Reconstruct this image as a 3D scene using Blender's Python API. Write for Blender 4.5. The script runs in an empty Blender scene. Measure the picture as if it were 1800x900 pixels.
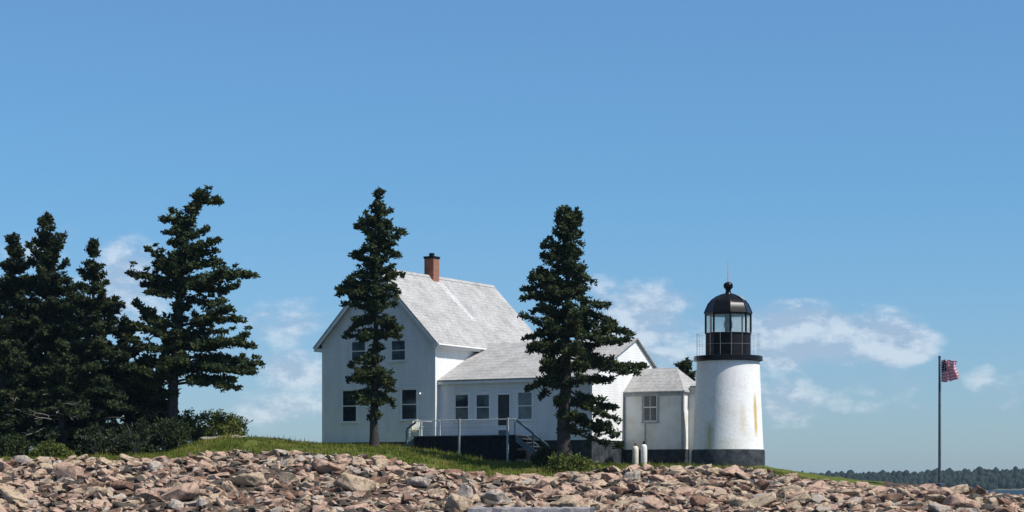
import bpy, bmesh, math, random
import numpy as np
from mathutils import Vector, Matrix, noise as mnoise

random.seed(7)
RNG = np.random.default_rng(11)
S = bpy.context.scene
C = S.collection
R = math.radians

# ------------------------------------------------------------------ view
EYE = 2.6            # eye height above the sea, seen from a boat
FP = 3720.0          # focal length in photo pixels (1800 wide)
YH = 855.0           # photo row of the horizon


def X_(px, Y): return (px - 900.0) * Y / FP
def Z_(py, Y): return EYE + (YH - py) * Y / FP
def P(px, py, Y): return Vector((X_(px, Y), Y, Z_(py, Y)))
def proj(v): return 900 + FP * v[0] / v[1], YH - FP * (v[2] - EYE) / v[1]


SUN_EL, SUN_AZ = 54.0, 116.0      # azimuth clockwise from +Y
sun_dir = Vector((math.sin(R(SUN_AZ)) * math.cos(R(SUN_EL)), math.cos(R(SUN_AZ)) * math.cos(R(SUN_EL)), math.sin(R(SUN_EL))))

# ------------------------------------------------------------------ materials


class NT:
    def __init__(s, name):
        s.m = bpy.data.materials.new(name)
        s.m.use_nodes = True
        s.t = s.m.node_tree
        s.b = s.t.nodes['Principled BSDF']

    def n(s, typ, **kw):
        nd = s.t.nodes.new(typ)
        for k, v in kw.items():
            setattr(nd, k, v)
        return nd

    def l(s, a, b): s.t.links.new(a, b)

    def coord(s, which='Object'):
        return s.n('ShaderNodeTexCoord').outputs[which]

    def noise(s, scale, detail=4, rough=0.55, vec=None, dist=0):
        nd = s.n('ShaderNodeTexNoise')
        nd.inputs['Scale'].default_value = scale
        nd.inputs['Detail'].default_value = detail
        nd.inputs['Roughness'].default_value = rough
        nd.inputs['Distortion'].default_value = dist
        s.l(vec if vec is not None else s.coord(), nd.inputs['Vector'])
        return nd.outputs['Fac']

    def ramp(s, fac, stops):
        nd = s.n('ShaderNodeValToRGB')
        el = nd.color_ramp.elements
        while len(el) < len(stops):
            el.new(0.5)
        for e, (p, c) in zip(el, stops):
            e.position = p
            e.color = (*c, 1) if len(c) == 3 else c
        s.l(fac, nd.inputs['Fac'])
        return nd.outputs['Color']

    def mix(s, fac, a, b, mode='MIX'):
        nd = s.n('ShaderNodeMix', data_type='RGBA', blend_type=mode)
        for sock, v in ((nd.inputs[0], fac), (nd.inputs[6], a), (nd.inputs[7], b)):
            if hasattr(v, 'is_linked') or hasattr(v, 'links'):
                s.l(v, sock)
            elif isinstance(v, (int, float)):
                sock.default_value = v
            else:
                sock.default_value = (*v, 1)
        return nd.outputs[2]

    def math(s, op, a, b=None, clamp=False):
        nd = s.n('ShaderNodeMath', operation=op, use_clamp=clamp)
        for i, v in enumerate((a, b)):
            if v is None:
                continue
            if isinstance(v, (int, float)):
                nd.inputs[i].default_value = v
            else:
                s.l(v, nd.inputs[i])
        return nd.outputs[0]

    def bump(s, h, strength=0.4, dist=0.02):
        nd = s.n('ShaderNodeBump')
        nd.inputs['Strength'].default_value = strength
        nd.inputs['Distance'].default_value = dist
        s.l(h, nd.inputs['Height'])
        s.l(nd.outputs['Normal'], s.b.inputs['Normal'])

    def set(s, col=None, rough=None, metal=None, spec=None):
        if col is not None:
            if hasattr(col, 'links'):
                s.l(col, s.b.inputs['Base Color'])
            else:
                s.b.inputs['Base Color'].default_value = (*col, 1)
        if rough is not None:
            s.b.inputs['Roughness'].default_value = rough
        if metal is not None:
            s.b.inputs['Metallic'].default_value = metal
        if spec is not None:
            s.b.inputs['Specular IOR Level'].default_value = spec
        return s.m


def mat_noisy(name, c1, c2, scale, rough=0.7, bump=0.3, bd=0.02, lo=0.35, hi=0.65, spec=0.3, bscale=None):
    t = NT(name)
    f = t.noise(scale, 6, 0.6)
    t.set(t.ramp(f, [(lo, c1), (hi, c2)]), rough, spec=spec)
    if bump:
        t.bump(t.noise(bscale or scale * 3, 5, 0.6), bump, bd)
    return t.m


def mat_siding(name, base, dirt):
    t = NT(name)
    sep = t.n('ShaderNodeSeparateXYZ')
    t.l(t.coord(), sep.inputs[0])
    saw = t.math('FRACT', t.math('MULTIPLY', sep.outputs[2], 1 / 0.15))
    # streaky weathering, stretched down the wall
    mp = t.n('ShaderNodeMapping')
    mp.inputs['Scale'].default_value = (1.6, 1.6, 0.35)
    t.l(t.coord(), mp.inputs['Vector'])
    f = t.noise(1.2, 6, 0.65, mp.outputs[0])
    col = t.ramp(f, [(0.35, dirt), (0.62, base)])
    lines = t.ramp(saw, [(0.0, (0.70, 0.70, 0.70)), (0.16, (1, 1, 1))])
    t.set(t.mix(1.0, col, lines, 'MULTIPLY'), 0.6, spec=0.3)
    t.bump(t.math('SUBTRACT', 1.0, saw), 0.5, 0.012)
    return t.m


def mat_shingle(name, a, b, c):
    t = NT(name)
    sep = t.n('ShaderNodeSeparateXYZ')
    t.l(t.coord(), sep.inputs[0])
    saw = t.math('FRACT', t.math('MULTIPLY', sep.outputs[2], 1 / 0.2))
    f = t.noise(0.9, 6, 0.7)
    g = t.noise(5, 4, 0.75)
    col = t.ramp(f, [(0.3, a), (0.5, b), (0.7, c)])
    col = t.mix(0.55, col, t.ramp(g, [(0.35, (0.50, 0.50, 0.50)), (0.62, (1.05, 1.05, 1.05))]), 'MULTIPLY')
    col = t.mix(1.0, col, t.ramp(saw, [(0.0, (0.78, 0.78, 0.78)), (0.22, (1, 1, 1))]), 'MULTIPLY')
    t.set(col, 0.85, spec=0.2)
    t.bump(t.math('ADD', t.math('SUBTRACT', 1.0, saw), g), 0.7, 0.02)
    return t.m


M = {}
M['white_siding'] = mat_siding('white_siding', (0.78, 0.78, 0.77), (0.68, 0.69, 0.68))
M['shed_siding'] = mat_noisy('shed_siding', (0.60, 0.56, 0.46), (0.74, 0.74, 0.72), 0.9, 0.7, 0.25, 0.01, 0.3, 0.55)
M['white_trim'] = mat_noisy('white_trim', (0.72, 0.72, 0.70), (0.80, 0.80, 0.79), 3, 0.5, 0.1, 0.004)
M['grey_trim'] = mat_noisy('grey_trim', (0.26, 0.28, 0.29), (0.38, 0.40, 0.41), 5, 0.6, 0.1, 0.004)
M['shingle'] = mat_shingle('pale_shingle', (0.29, 0.285, 0.275), (0.38, 0.375, 0.365), (0.45, 0.445, 0.435))
M['stone_base'] = mat_noisy('stone_base', (0.020, 0.025, 0.031), (0.062, 0.068, 0.075), 2.4, 0.9, 0.6, 0.03, spec=0.08)
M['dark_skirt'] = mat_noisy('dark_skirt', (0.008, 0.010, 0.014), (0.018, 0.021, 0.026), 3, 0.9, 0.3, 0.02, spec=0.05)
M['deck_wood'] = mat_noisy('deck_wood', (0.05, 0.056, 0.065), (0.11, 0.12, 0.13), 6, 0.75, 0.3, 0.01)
M['rail_blue'] = mat_noisy('weathered_rail', (0.07, 0.10, 0.13), (0.13, 0.17, 0.20), 6, 0.7, 0.2, 0.01)
M['iron'] = mat_noisy('black_iron', (0.005, 0.005, 0.006), (0.009, 0.009, 0.011), 4, 0.26, 0.05, 0.003, spec=0.16)
M['iron_dull'] = mat_noisy('dull_black', (0.006, 0.006, 0.008), (0.014, 0.014, 0.017), 3, 0.6, 0.2, 0.01, spec=0.12)
M['door'] = mat_noisy('dark_door', (0.020, 0.020, 0.026), (0.035, 0.035, 0.04), 3, 0.35, 0.05, 0.004)
M['pole'] = mat_noisy('dark_steel', (0.025, 0.04, 0.06), (0.06, 0.08, 0.10), 4, 0.45, 0.05, 0.004)
M['galv'] = mat_noisy('galvanised', (0.35, 0.37, 0.38), (0.5, 0.52, 0.53), 6, 0.45, 0.05, 0.003)
M['cream_plastic'] = mat_noisy('cream_plastic', (0.55, 0.57, 0.46), (0.68, 0.70, 0.60), 3, 0.5, 0.05, 0.003)
M['cyl_white'] = mat_noisy('cylinder_paint', (0.66, 0.63, 0.56), (0.80, 0.79, 0.76), 4, 0.4, 0.1, 0.003)
M['cyl_cream'] = mat_noisy('cylinder_cream_paint', (0.55, 0.47, 0.38), (0.78, 0.72, 0.64), 4, 0.4, 0.1, 0.003)
M['rust'] = mat_noisy('rusty_metal', (0.16, 0.06, 0.03), (0.30, 0.13, 0.07), 8, 0.8, 0.3, 0.005)

# brick chimney
t = NT('orange_brick')
br = t.n('ShaderNodeTexBrick')
br.inputs['Scale'].default_value = 1.0
br.inputs['Brick Width'].default_value = 0.22
br.inputs['Row Height'].default_value = 0.075
br.inputs['Mortar Size'].default_value = 0.008
br.inputs['Color1'].default_value = (0.46, 0.125, 0.05, 1)
br.inputs['Color2'].default_value = (0.32, 0.085, 0.04, 1)
br.inputs['Mortar'].default_value = (0.22, 0.15, 0.11, 1)
mp = t.n('ShaderNodeMapping')
mp.inputs['Rotation'].default_value = (R(90), 0, 0)
t.l(t.coord(), mp.inputs['Vector'])
t.l(mp.outputs[0], br.inputs['Vector'])
t.set(t.mix(0.6, br.outputs['Color'], t.ramp(t.noise(3, 5), [(0.35, (0.6, 0.5, 0.45)), (0.65, (1, 1, 1))]), 'MULTIPLY'), 0.85)
t.bump(br.outputs['Fac'], -0.4, 0.01)
M['brick'] = t.m

# whitewashed tower with ochre rust runs (real stains at fixed places on the masonry)
t = NT('whitewashed_masonry')
co = t.coord()
sep = t.n('ShaderNodeSeparateXYZ')
t.l(co, sep.inputs[0])
ang = t.math('ARCTAN2', sep.outputs[0], t.math('MULTIPLY', sep.outputs[1], -1.0))   # 0 = facing the sea, + = right
patch = t.ramp(t.noise(0.8, 6, 0.65), [(0.30, (0.70, 0.68, 0.62)), (0.52, (0.82, 0.815, 0.80))])
grain = t.noise(7, 5, 0.7)
col = t.mix(0.4, patch, t.ramp(grain, [(0.35, (0.68, 0.68, 0.68)), (0.55, (1, 1, 1))]), 'MULTIPLY')


def stain(col, a0, aw, z0, z1, c, k):
    mpp = t.n('ShaderNodeMapping')
    mpp.inputs['Scale'].default_value = (2.5, 2.5, 0.6)
    t.l(co, mpp.inputs['Vector'])
    nz = t.noise(2.2, 5, 0.7, mpp.outputs[0])
    da = t.math('DIVIDE', t.math('ABSOLUTE', t.math('SUBTRACT', ang, a0)), aw)
    fa = t.math('SUBTRACT', 1.0, da, True)
    zm, zh = (z0 + z1) / 2, (z1 - z0) / 2
    dz = t.math('DIVIDE', t.math('ABSOLUTE', t.math('SUBTRACT', sep.outputs[2], zm)), zh)
    fz = t.math('MULTIPLY', t.math('SUBTRACT', 1.0, dz, True), 2.0, True)
    f = t.math('MULTIPLY', t.math('MULTIPLY', fa, fz), t.math('MULTIPLY', nz, k), True)
    return t.mix(f, col, c)


col = stain(col, 0.83, 0.10, 1.9, 4.6, (0.55, 0.40, 0.15), 3.0)
col = stain(col, 0.33, 0.16, 1.9, 4.0, (0.60, 0.51, 0.34), 1.1)
col = stain(col, -0.66, 0.22, 0.7, 3.0, (0.46, 0.37, 0.19), 1.6)
col = stain(col, -0.2, 0.9, 0.4, 2.0, (0.62, 0.58, 0.44), 0.9)
t.set(col, 0.85, spec=0.2)
brk = t.noise(5, 6, 0.7)
t.bump(brk, 0.5, 0.03)
M['tower'] = t.m

# glass
t = NT('dark_window_glass')
t.set(t.ramp(t.noise(0.7, 3), [(0.3, (0.008, 0.012, 0.018)), (0.7, (0.03, 0.045, 0.055))]), 0.08, spec=0.6)
M['pane'] = t.m
t = NT('pale_window_glass')  # paler, mottled blue-grey glass tone
t.set(t.ramp(t.noise(1.4, 4), [(0.35, (0.02, 0.035, 0.045)), (0.65, (0.09, 0.13, 0.15))]), 0.12, spec=0.6)
M['pane_pale'] = t.m
t = NT('lantern_glass')
out = t.t.nodes['Material Output']
tr = t.n('ShaderNodeBsdfTransparent')
tr.inputs[0].default_value = (0.97, 0.99, 0.98, 1)
gl = t.n('ShaderNodeBsdfGlossy')
gl.inputs['Roughness'].default_value = 0.03
mx = t.n('ShaderNodeMixShader')
mx.inputs[0].default_value = 0.05
df = t.n('ShaderNodeBsdfTranslucent'); df.inputs[0].default_value = (0.85, 0.9, 0.88, 1)      # pale translucent share mixed into the panes
mx2 = t.n('ShaderNodeMixShader'); mx2.inputs[0].default_value = 0.13
t.l(tr.outputs[0], mx2.inputs[1]); t.l(df.outputs[0], mx2.inputs[2])
t.l(mx2.outputs[0], mx.inputs[1]); t.l(gl.outputs[0], mx.inputs[2]); t.l(mx.outputs[0], out.inputs[0])
M['lantern_glass'] = t.m
t = NT('lens_glass')
t.set((0.12, 0.17, 0.17), 0.08, spec=0.9)
t.b.inputs['Transmission Weight'].default_value = 0.35
M['lens'] = t.m


def mat_foliage(name, dark, mid, light, scale=0.9):
    t = NT(name)
    f = t.noise(scale, 4, 0.6)
    g = t.noise(7.0, 2, 0.5)
    col = t.ramp(f, [(0.32, dark), (0.52, mid), (0.72, light)])
    col = t.mix(0.7, col, t.ramp(g, [(0.3, (0.55, 0.6, 0.6)), (0.7, (1.25, 1.2, 1.0))]), 'MULTIPLY')
    t.set(col, 0.7, spec=0.15)
    out = t.t.nodes['Material Output']
    tl = t.n('ShaderNodeBsdfTranslucent')
    t.l(col, tl.inputs[0])
    mx = t.n('ShaderNodeMixShader')
    mx.inputs[0].default_value = 0.25
    t.l(t.b.outputs[0], mx.inputs[1]); t.l(tl.outputs[0], mx.inputs[2]); t.l(mx.outputs[0], out.inputs[0])
    return t.m


M['spruce'] = mat_foliage('spruce_needles', (0.025, 0.042, 0.020), (0.045, 0.063, 0.024), (0.080, 0.090, 0.033))
M['spruce_dark'] = mat_foliage('dark_spruce_needles', (0.022, 0.035, 0.019), (0.038, 0.053, 0.023), (0.066, 0.076, 0.031))
M['shrub'] = mat_foliage('shrub_leaves', (0.060, 0.085, 0.020), (0.11, 0.135, 0.032), (0.17, 0.175, 0.055), 1.2)
M['bark'] = mat_noisy('spruce_bark', (0.022, 0.019, 0.018), (0.060, 0.050, 0.044), 6, 0.9, 0.6, 0.03)
M['deadwood'] = mat_noisy('grey_deadwood', (0.13, 0.12, 0.105), (0.24, 0.22, 0.19), 5, 0.9, 0.4, 0.01)
M['grass'] = mat_foliage('grass_blades', (0.075, 0.118, 0.014), (0.145, 0.165, 0.028), (0.30, 0.25, 0.08), 0.6)
M['far_wood'] = mat_foliage('far_conifers', (0.012, 0.022, 0.018), (0.018, 0.029, 0.020), (0.030, 0.040, 0.024), 0.02)


def mat_rock(name, a, b, spots):
    t = NT(name)
    f = t.noise(1.3, 7, 0.65)
    g = t.noise(14, 4, 0.7)
    h = t.noise(3.1, 5, 0.7, dist=0.6)
    col = t.ramp(f, [(0.3, a), (0.7, b)])
    col = t.mix(t.ramp(h, [(0.50, (0, 0, 0)), (0.60, (0.8, 0.8, 0.8))]), col, spots)  # dark blotches painted in to stand for shaded rock faces
    col = t.mix(0.5, col, t.ramp(g, [(0.3, (0.6, 0.58, 0.56)), (0.65, (1.1, 1.08, 1.06))]), 'MULTIPLY')
    t.set(col, 0.85, spec=0.25)
    t.bump(t.math('ADD', t.noise(5, 8, 0.7), t.math('MULTIPLY', g, 0.3)), 0.8, 0.06)
    return t.m


ROCK = {
    'pink': mat_rock('pink_granite', (0.36, 0.235, 0.170), (0.48, 0.345, 0.265), (0.14, 0.085, 0.060)),
    'tan': mat_rock('tan_granite', (0.35, 0.260, 0.175), (0.50, 0.395, 0.285), (0.14, 0.105, 0.070)),
    'pale grey': mat_rock('pale_grey_granite', (0.29, 0.245, 0.205), (0.44, 0.385, 0.33), (0.12, 0.10, 0.085)),
    'rust-brown': mat_rock('rust_brown_rock', (0.16, 0.09, 0.060), (0.27, 0.165, 0.115), (0.060, 0.040, 0.030)),
    'dark': mat_rock('dark_rock', (0.046, 0.040, 0.034), (0.11, 0.09, 0.075), (0.035, 0.036, 0.028)),  # darkest of the stone tones
}
M['ledge'] = mat_rock('grey_ledge', (0.22, 0.21, 0.22), (0.31, 0.29, 0.30), (0.18, 0.17, 0.17))

# ------------------------------------------------------------------ helpers


def link(o, parent=None):
    C.objects.link(o)
    if parent is not None:
        o.parent = parent
    return o


def tag(o, label=None, cat=None, group=None, kind=None):
    if label: o['label'] = label
    if cat: o['category'] = cat
    if group: o['group'] = group
    if kind: o['kind'] = kind
    return o


def empty(name, loc=(0, 0, 0), rz=0.0):
    o = bpy.data.objects.new(name, None)
    o.location = loc
    o.rotation_euler = (0, 0, rz)
    o.empty_display_size = 0.3
    return link(o)


def build(name, bm, mat, parent=None, smooth=None):
    me = bpy.data.meshes.new(name)
    bmesh.ops.recalc_face_normals(bm, faces=bm.faces[:])
    bm.to_mesh(me)
    bm.free()
    if smooth is not None:
        for p in me.polygons:
            p.use_smooth = True
        if smooth < 180:
            me.set_sharp_from_angle(angle=R(smooth))
    for m in (mat if isinstance(mat, (list, tuple)) else [mat]):
        me.materials.append(m)
    return link(bpy.data.objects.new(name, me), parent)


def build_np(name, verts, faces, mat, parent=None, loc=None, smooth=False):
    """verts (N,3), faces (F,k) numpy arrays, all faces of one size."""
    me = bpy.data.meshes.new(name)
    V = np.asarray(verts, dtype=np.float32)
    F = np.asarray(faces, dtype=np.int32)
    k = F.shape[1]
    me.vertices.add(len(V)); me.vertices.foreach_set('co', V.ravel())
    me.loops.add(F.size); me.loops.foreach_set('vertex_index', F.ravel())
    me.polygons.add(len(F))
    me.polygons.foreach_set('loop_start', np.arange(0, F.size, k, dtype=np.int32))
    me.polygons.foreach_set('loop_total', np.full(len(F), k, dtype=np.int32))
    if smooth:
        me.polygons.foreach_set('use_smooth', np.ones(len(F), dtype=bool))
    me.update(calc_edges=True)
    me.validate()
    me.materials.append(mat)
    o = link(bpy.data.objects.new(name, me), parent)
    if loc is not None:
        o.location = loc
    return o


def box(bm, x0, x1, y0, y1, z0, z1, bev=0.0):
    vs = [bm.verts.new(p) for p in ((x0, y0, z0), (x1, y0, z0), (x1, y1, z0), (x0, y1, z0), (x0, y0, z1), (x1, y0, z1), (x1, y1, z1), (x0, y1, z1))]
    fs = [bm.faces.new([vs[i] for i in q]) for q in ((0, 3, 2, 1), (4, 5, 6, 7), (0, 1, 5, 4), (1, 2, 6, 5), (2, 3, 7, 6), (3, 0, 4, 7))]
    if bev:
        es = {e for f in fs for e in f.edges}
        bmesh.ops.bevel(bm, geom=list(es), offset=bev, segments=1, affect='EDGES')
    return bm


def poly_prism(bm, pts, axis, a, b):
    """pts: 2D outline; extruded along axis ('x' or 'y') from a to b. For axis y pts are (x,z); for axis x pts are (y,z)."""
    def mk(p, q): return (p[0], q, p[1]) if axis == 'y' else (q, p[0], p[1])
    A = [bm.verts.new(mk(p, a)) for p in pts]
    B = [bm.verts.new(mk(p, b)) for p in pts]
    bm.faces.new(A); bm.faces.new(B[::-1])
    n = len(pts)
    for i in range(n):
        bm.faces.new((A[i], A[(i + 1) % n], B[(i + 1) % n], B[i]))
    return bm


def bar(bm, p, q, r, n=6, r2=None):
    p, q = Vector(p), Vector(q)
    d = (q - p)
    up = Vector((0, 0, 1)) if abs(d.normalized().z) < 0.95 else Vector((1, 0, 0))
    a = d.cross(up).normalized(); b = d.cross(a).normalized()
    r2 = r if r2 is None else r2
    A, B = [], []
    for i in range(n):
        t_ = 2 * math.pi * (i + 0.5) / n
        o = a * math.cos(t_) + b * math.sin(t_)
        A.append(bm.verts.new(p + o * r)); B.append(bm.verts.new(q + o * r2))
    for i in range(n):
        bm.faces.new((A[i], A[(i + 1) % n], B[(i + 1) % n], B[i]))
    bm.faces.new(A[::-1]); bm.faces.new(B)
    return bm


def tube(bm, pts, radii, n=7):
    rings = []
    for i, p in enumerate(pts):
        d = (pts[min(i + 1, len(pts) - 1)] - pts[max(i - 1, 0)]).normalized()
        up = Vector((0, 1, 0)) if abs(d.y) < 0.9 else Vector((1, 0, 0))
        a = d.cross(up).normalized(); b = d.cross(a).normalized()
        rings.append([bm.verts.new(p + (a * math.cos(2 * math.pi * k / n) + b * math.sin(2 * math.pi * k / n)) * radii[i]) for k in range(n)])
    for i in range(len(rings) - 1):
        for k in range(n):
            bm.faces.new((rings[i][k], rings[i][(k + 1) % n], rings[i + 1][(k + 1) % n], rings[i + 1][k]))
    bm.faces.new(rings[0][::-1]); bm.faces.new(rings[-1])
    return bm


def lathe(bm, prof, n=48, cap=True, rot=0.0):
    rings = []
    for r, z in prof:
        rings.append([bm.verts.new((r * math.cos(rot + 2 * math.pi * k / n), r * math.sin(rot + 2 * math.pi * k / n), z)) for k in range(n)])
    for i in range(len(rings) - 1):
        for k in range(n):
            bm.faces.new((rings[i][k], rings[i][(k + 1) % n], rings[i + 1][(k + 1) % n], rings[i + 1][k]))
    if cap:
        bm.faces.new(rings[0][::-1]); bm.faces.new(rings[-1])
    return bm


def NB(): return bmesh.new()


# ------------------------------------------------------------------ terrain
def curve(pts):
    xs, ys = zip(*pts)
    return lambda p: np.interp(p, xs, ys)


rock_crest = curve([(-600, 800), (0, 801), (200, 800), (300, 803), (370, 793), (420, 787), (560, 793), (650, 797), (700, 807), (760, 818), (830, 826), (900, 831), (960, 832),
                    (1060, 820), (1110, 815), (1290, 815), (1340, 821), (1430, 838), (1540, 850), (1650, 851), (1740, 860), (1800, 866), (1860, 874), (1960, 895)])
lawn_edge = curve([(-600, 796), (0, 800), (230, 800), (290, 797), (340, 782), (400, 769), (480, 776), (565, 786), (650, 790), (700, 797), (760, 806), (830, 815),
                   (950, 820), (1100, 818), (1340, 819), (1430, 834), (1540, 847), (1650, 853), (1720, 863), (1760, 870), (1800, 876), (1850, 886), (1960, 920)])
lawn_back = curve([(-600, 795), (0, 797), (290, 795), (340, 780), (400, 768), (480, 773), (565, 781), (700, 783), (765, 785), (850, 803), (950, 813), (1100, 817),
                   (1340, 822), (1430, 836), (1540, 850), (1650, 862), (1720, 880), (1800, 915), (1960, 1000)])


def ground_z(px, Y):
    zc = Z_(lawn_back(px), 126.0)
    ys = [60, 84, 92, 97, 112, 118, 126, 140, 165, 200]
    zs = [-3, -1.2, 0.4, Z_(906 + max(0, (px - 1650) * 0.08), 97), Z_(rock_crest(px) + 14, 112), Z_(lawn_edge(px), 118), zc, zc, -1.2, -3]
    return float(np.interp(Y, ys, zs))


def gz(X, Y): return ground_z(900 + FP * X / Y, Y)


pxs = np.concatenate([np.arange(-600, -40, 20), np.arange(-40, 1860, 6), np.arange(1860, 1980, 15)])
Ys = np.concatenate([np.arange(60, 92, 4), np.arange(92, 128, 0.6), np.arange(128, 201, 4)])
V, isg = [], []
for Y in Ys:
    for px in pxs:
        X = X_(px, Y)
        z = ground_z(px, Y)
        if z > 0.3:
            z += 0.10 * mnoise.fractal(Vector((X * 0.5, Y * 0.5, 0)), 1.0, 2.0, 4)
        V.append((X, Y, z))
        edge = 112.9 + 1.2 * mnoise.noise(Vector((X * 0.25, 3.1, 0)))
        g = 1.0 if Y > edge and px < 1555 else 0.0
        isg.append(g)
nx = len(pxs)
ii = np.arange(len(Ys) - 1)[:, None] * nx + np.arange(nx - 1)[None, :]
F = np.stack([ii, ii + 1, ii + 1 + nx, ii + nx], -1).reshape(-1, 4)
t = NT('island_ground')
at = t.n('ShaderNodeAttribute', attribute_name='grassy')
grav = t.ramp(t.noise(2.5, 8, 0.7), [(0.3, (0.03, 0.024, 0.02)), (0.5, (0.075, 0.055, 0.042)), (0.7, (0.17, 0.125, 0.095))])  # gravel colour darkened to deepen the shade between the stones
turf = t.ramp(t.noise(0.9, 6, 0.7), [(0.3, (0.06, 0.085, 0.014)), (0.55, (0.10, 0.12, 0.024)), (0.75, (0.19, 0.17, 0.06))])
t.set(t.mix(at.outputs['Fac'], grav, turf), 0.95, spec=0.1)
t.bump(t.noise(6, 8, 0.75), 1.0, 0.1)
ground = build_np('ground', V, F, t.m, smooth=True)
a = ground.data.attributes.new('grassy', 'FLOAT', 'POINT')
a.data.foreach_set('value', np.array(isg, dtype=np.float32))
tag(ground, kind='structure')

# sea
t = NT('sea_water')
f = t.noise(0.02, 5, 0.6)
t.set(t.ramp(f, [(0.35, (0.010, 0.028, 0.045)), (0.65, (0.018, 0.042, 0.060))]), 0.5, spec=0.03)
mp = t.n('ShaderNodeMapping'); mp.inputs['Scale'].default_value = (0.6, 1.0, 1.0)
t.l(t.coord(), mp.inputs['Vector'])
t.bump(t.math('ADD', t.noise(0.7, 6, 0.65, mp.outputs[0]), t.math('MULTIPLY', t.noise(0.12, 3, 0.5, mp.outputs[0]), 3.0)), 0.8, 0.25)
bm = NB()
gx = [-5200, -1500, -400, -100, 0, 100, 400, 1500, 5200]; gy = [-150, 0, 80, 160, 300, 700, 1600, 3200, 5200]
vg = [[bm.verts.new((x, y, 0)) for x in gx] for y in gy]
for j in range(len(gy) - 1):
    for i in range(len(gx) - 1):
        bm.faces.new((vg[j][i], vg[j][i + 1], vg[j + 1][i + 1], vg[j + 1][i]))
tag(build('sea', bm, t.m), kind='structure')

# far shore and its wood
far_top = curve([(-3000, 812), (900, 830), (1300, 833), (1400, 824), (1500, 823), (1600, 820), (1650, 818), (1720, 815), (1800, 814), (2400, 812), (4000, 806)])
t = NT('far_shore_ground')
t.set(t.ramp(t.noise(0.03, 5), [(0.3, (0.05, 0.055, 0.035)), (0.7, (0.12, 0.11, 0.085))]), 0.95)
V = []
fpx = np.arange(-3000, 4001, 25)
fY = [1480, 1500, 1560, 1640, 1800, 2300]
fz = [-2, 0.8, 0.42, 0.75, 0.8, 0.0]
for j, Y in enumerate(fY):
    for px in fpx:
        top = Z_(far_top(px) + 14, 1640)
        V.append((X_(px, Y), Y, fz[j] if j < 2 else max(0.5, top * fz[j])))
nx = len(fpx)
ii = np.arange(len(fY) - 1)[:, None] * nx + np.arange(nx - 1)[None, :]
tag(build_np('far_shore', V, np.stack([ii, ii + 1, ii + 1 + nx, ii + nx], -1).reshape(-1, 4), t.m, smooth=True), kind='structure')


def far_z(px, Y):
    top = Z_(far_top(px) + 14, 1640)
    return float(np.interp(Y, fY, [max(0.5, top * k) if k > 0.1 and k != 0.8 or i == 4 else k for i, k in enumerate(fz)]))


VV, FF = [], []
off = 0
for Y0, step in ((1506, 5), (1530, 5), (1560, 5), (1595, 5), (1630, 4.5), (1660, 4.5)):
    for px in np.arange(-1500, 3400, step * (1 if True else 2)):
        if px < 1200 and RNG.random() < 0.5: continue
        p = px + RNG.uniform(-4, 4); Y = Y0 + RNG.uniform(-12, 12)
        h = RNG.uniform(4.0, 6.5) if RNG.random() < 0.9 else RNG.uniform(6.5, 8.5)
        r = h * RNG.uniform(0.35, 0.62)
        z0 = far_z(p, Y) - 0.5
        x0 = X_(p, Y)
        n = 7
        levels = [(0.0, 0.75), (0.3, 1.0), (0.62, 0.85), (0.88, 0.50), (1.0, 0.10)]
        for (lz, lr) in levels:
            for k in range(n):
                a_ = 2 * math.pi * k / n
                rr = r * lr * RNG.uniform(0.7, 1.3)
                VV.append((x0 + rr * math.cos(a_), Y + rr * math.sin(a_), z0 + h * lz + RNG.uniform(-.4, .4)))
        for j in range(len(levels) - 1):
            for k in range(n):
                FF.append((off + j * n + k, off + j * n + (k + 1) % n, off + (j + 1) * n + (k + 1) % n, off + (j + 1) * n + k))
        off += n * len(levels)
tag(build_np('far_woods', VV, FF, M['far_wood']), 'far off wood of dark conifers along the low opposite shore', 'woods', kind='stuff')

# ------------------------------------------------------------------ house frame
TH = R(30)
YC = 126.0
Cn = Vector((X_(765, YC), YC, 0.0))
u = Vector((math.cos(TH), -math.sin(TH), 0)); v = Vector((math.sin(TH), math.cos(TH), 0))


def wld(x, y): return Cn + u * x + v * y


def lx(px, y):
    """local x on the plane local y where the photo column is px"""
    A = Cn + v * y; k = (px - 900) / FP
    return (k * A.y - A.x) / (u.x - k * u.y)


def ly(px, x):
    A = Cn + u * x; k = (px - 900) / FP
    return (k * A.y - A.x) / (v.x - k * v.y)


def lz(py, x, y):
    return Z_(py, wld(x, y).y)


W0 = lx(567, 0)                       # left corner of the gable wall (negative)
OV = 0.42
zb = Z_(777, 127.5)                   # bottom of the white walls
ridge_x = W0 / 2
hw = -W0 / 2 + OV
z_eave = lz(602, OV, -OV)
z_ridge = lz(469, ridge_x, -OV)
sl = (z_ridge - z_eave) / hw
LH = ly(868, ridge_x) + 0.0           # ridge far end
print('house W', W0, 'L', LH, 'eave', z_eave, 'ridge', z_ridge, 'slope', sl, 'zb', zb)
z_wall = z_eave + sl * OV - 0.14       # wall top at the side walls

house = empty('keeper_house', (Cn.x, Cn.y, zb - 0.6), -TH)
tag(house, 'white clapboard keeper house with steep pale roof, brick chimney and low side wing', 'house')
HZ = zb - 0.6


def hbox(bm, x0, x1, y0, y1, z0, z1, bev=0): return box(bm, x0, x1, y0, y1, z0 - HZ, z1 - HZ, bev)


bm = NB()
poly_prism(bm, [(W0, zb - HZ), (0, zb - HZ), (0, z_wall - HZ), (ridge_x, z_ridge - 0.16 - HZ), (W0, z_wall - HZ)], 'y', 0, LH - OV)
build('wall', bm, M['white_siding'], house)
bm = NB()
hbox(bm, W0 + 0.03, -0.03, 0.03, LH - OV - 0.03, zb - 1.6, zb)
build('foundation', bm, M['stone_base'], house)


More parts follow.
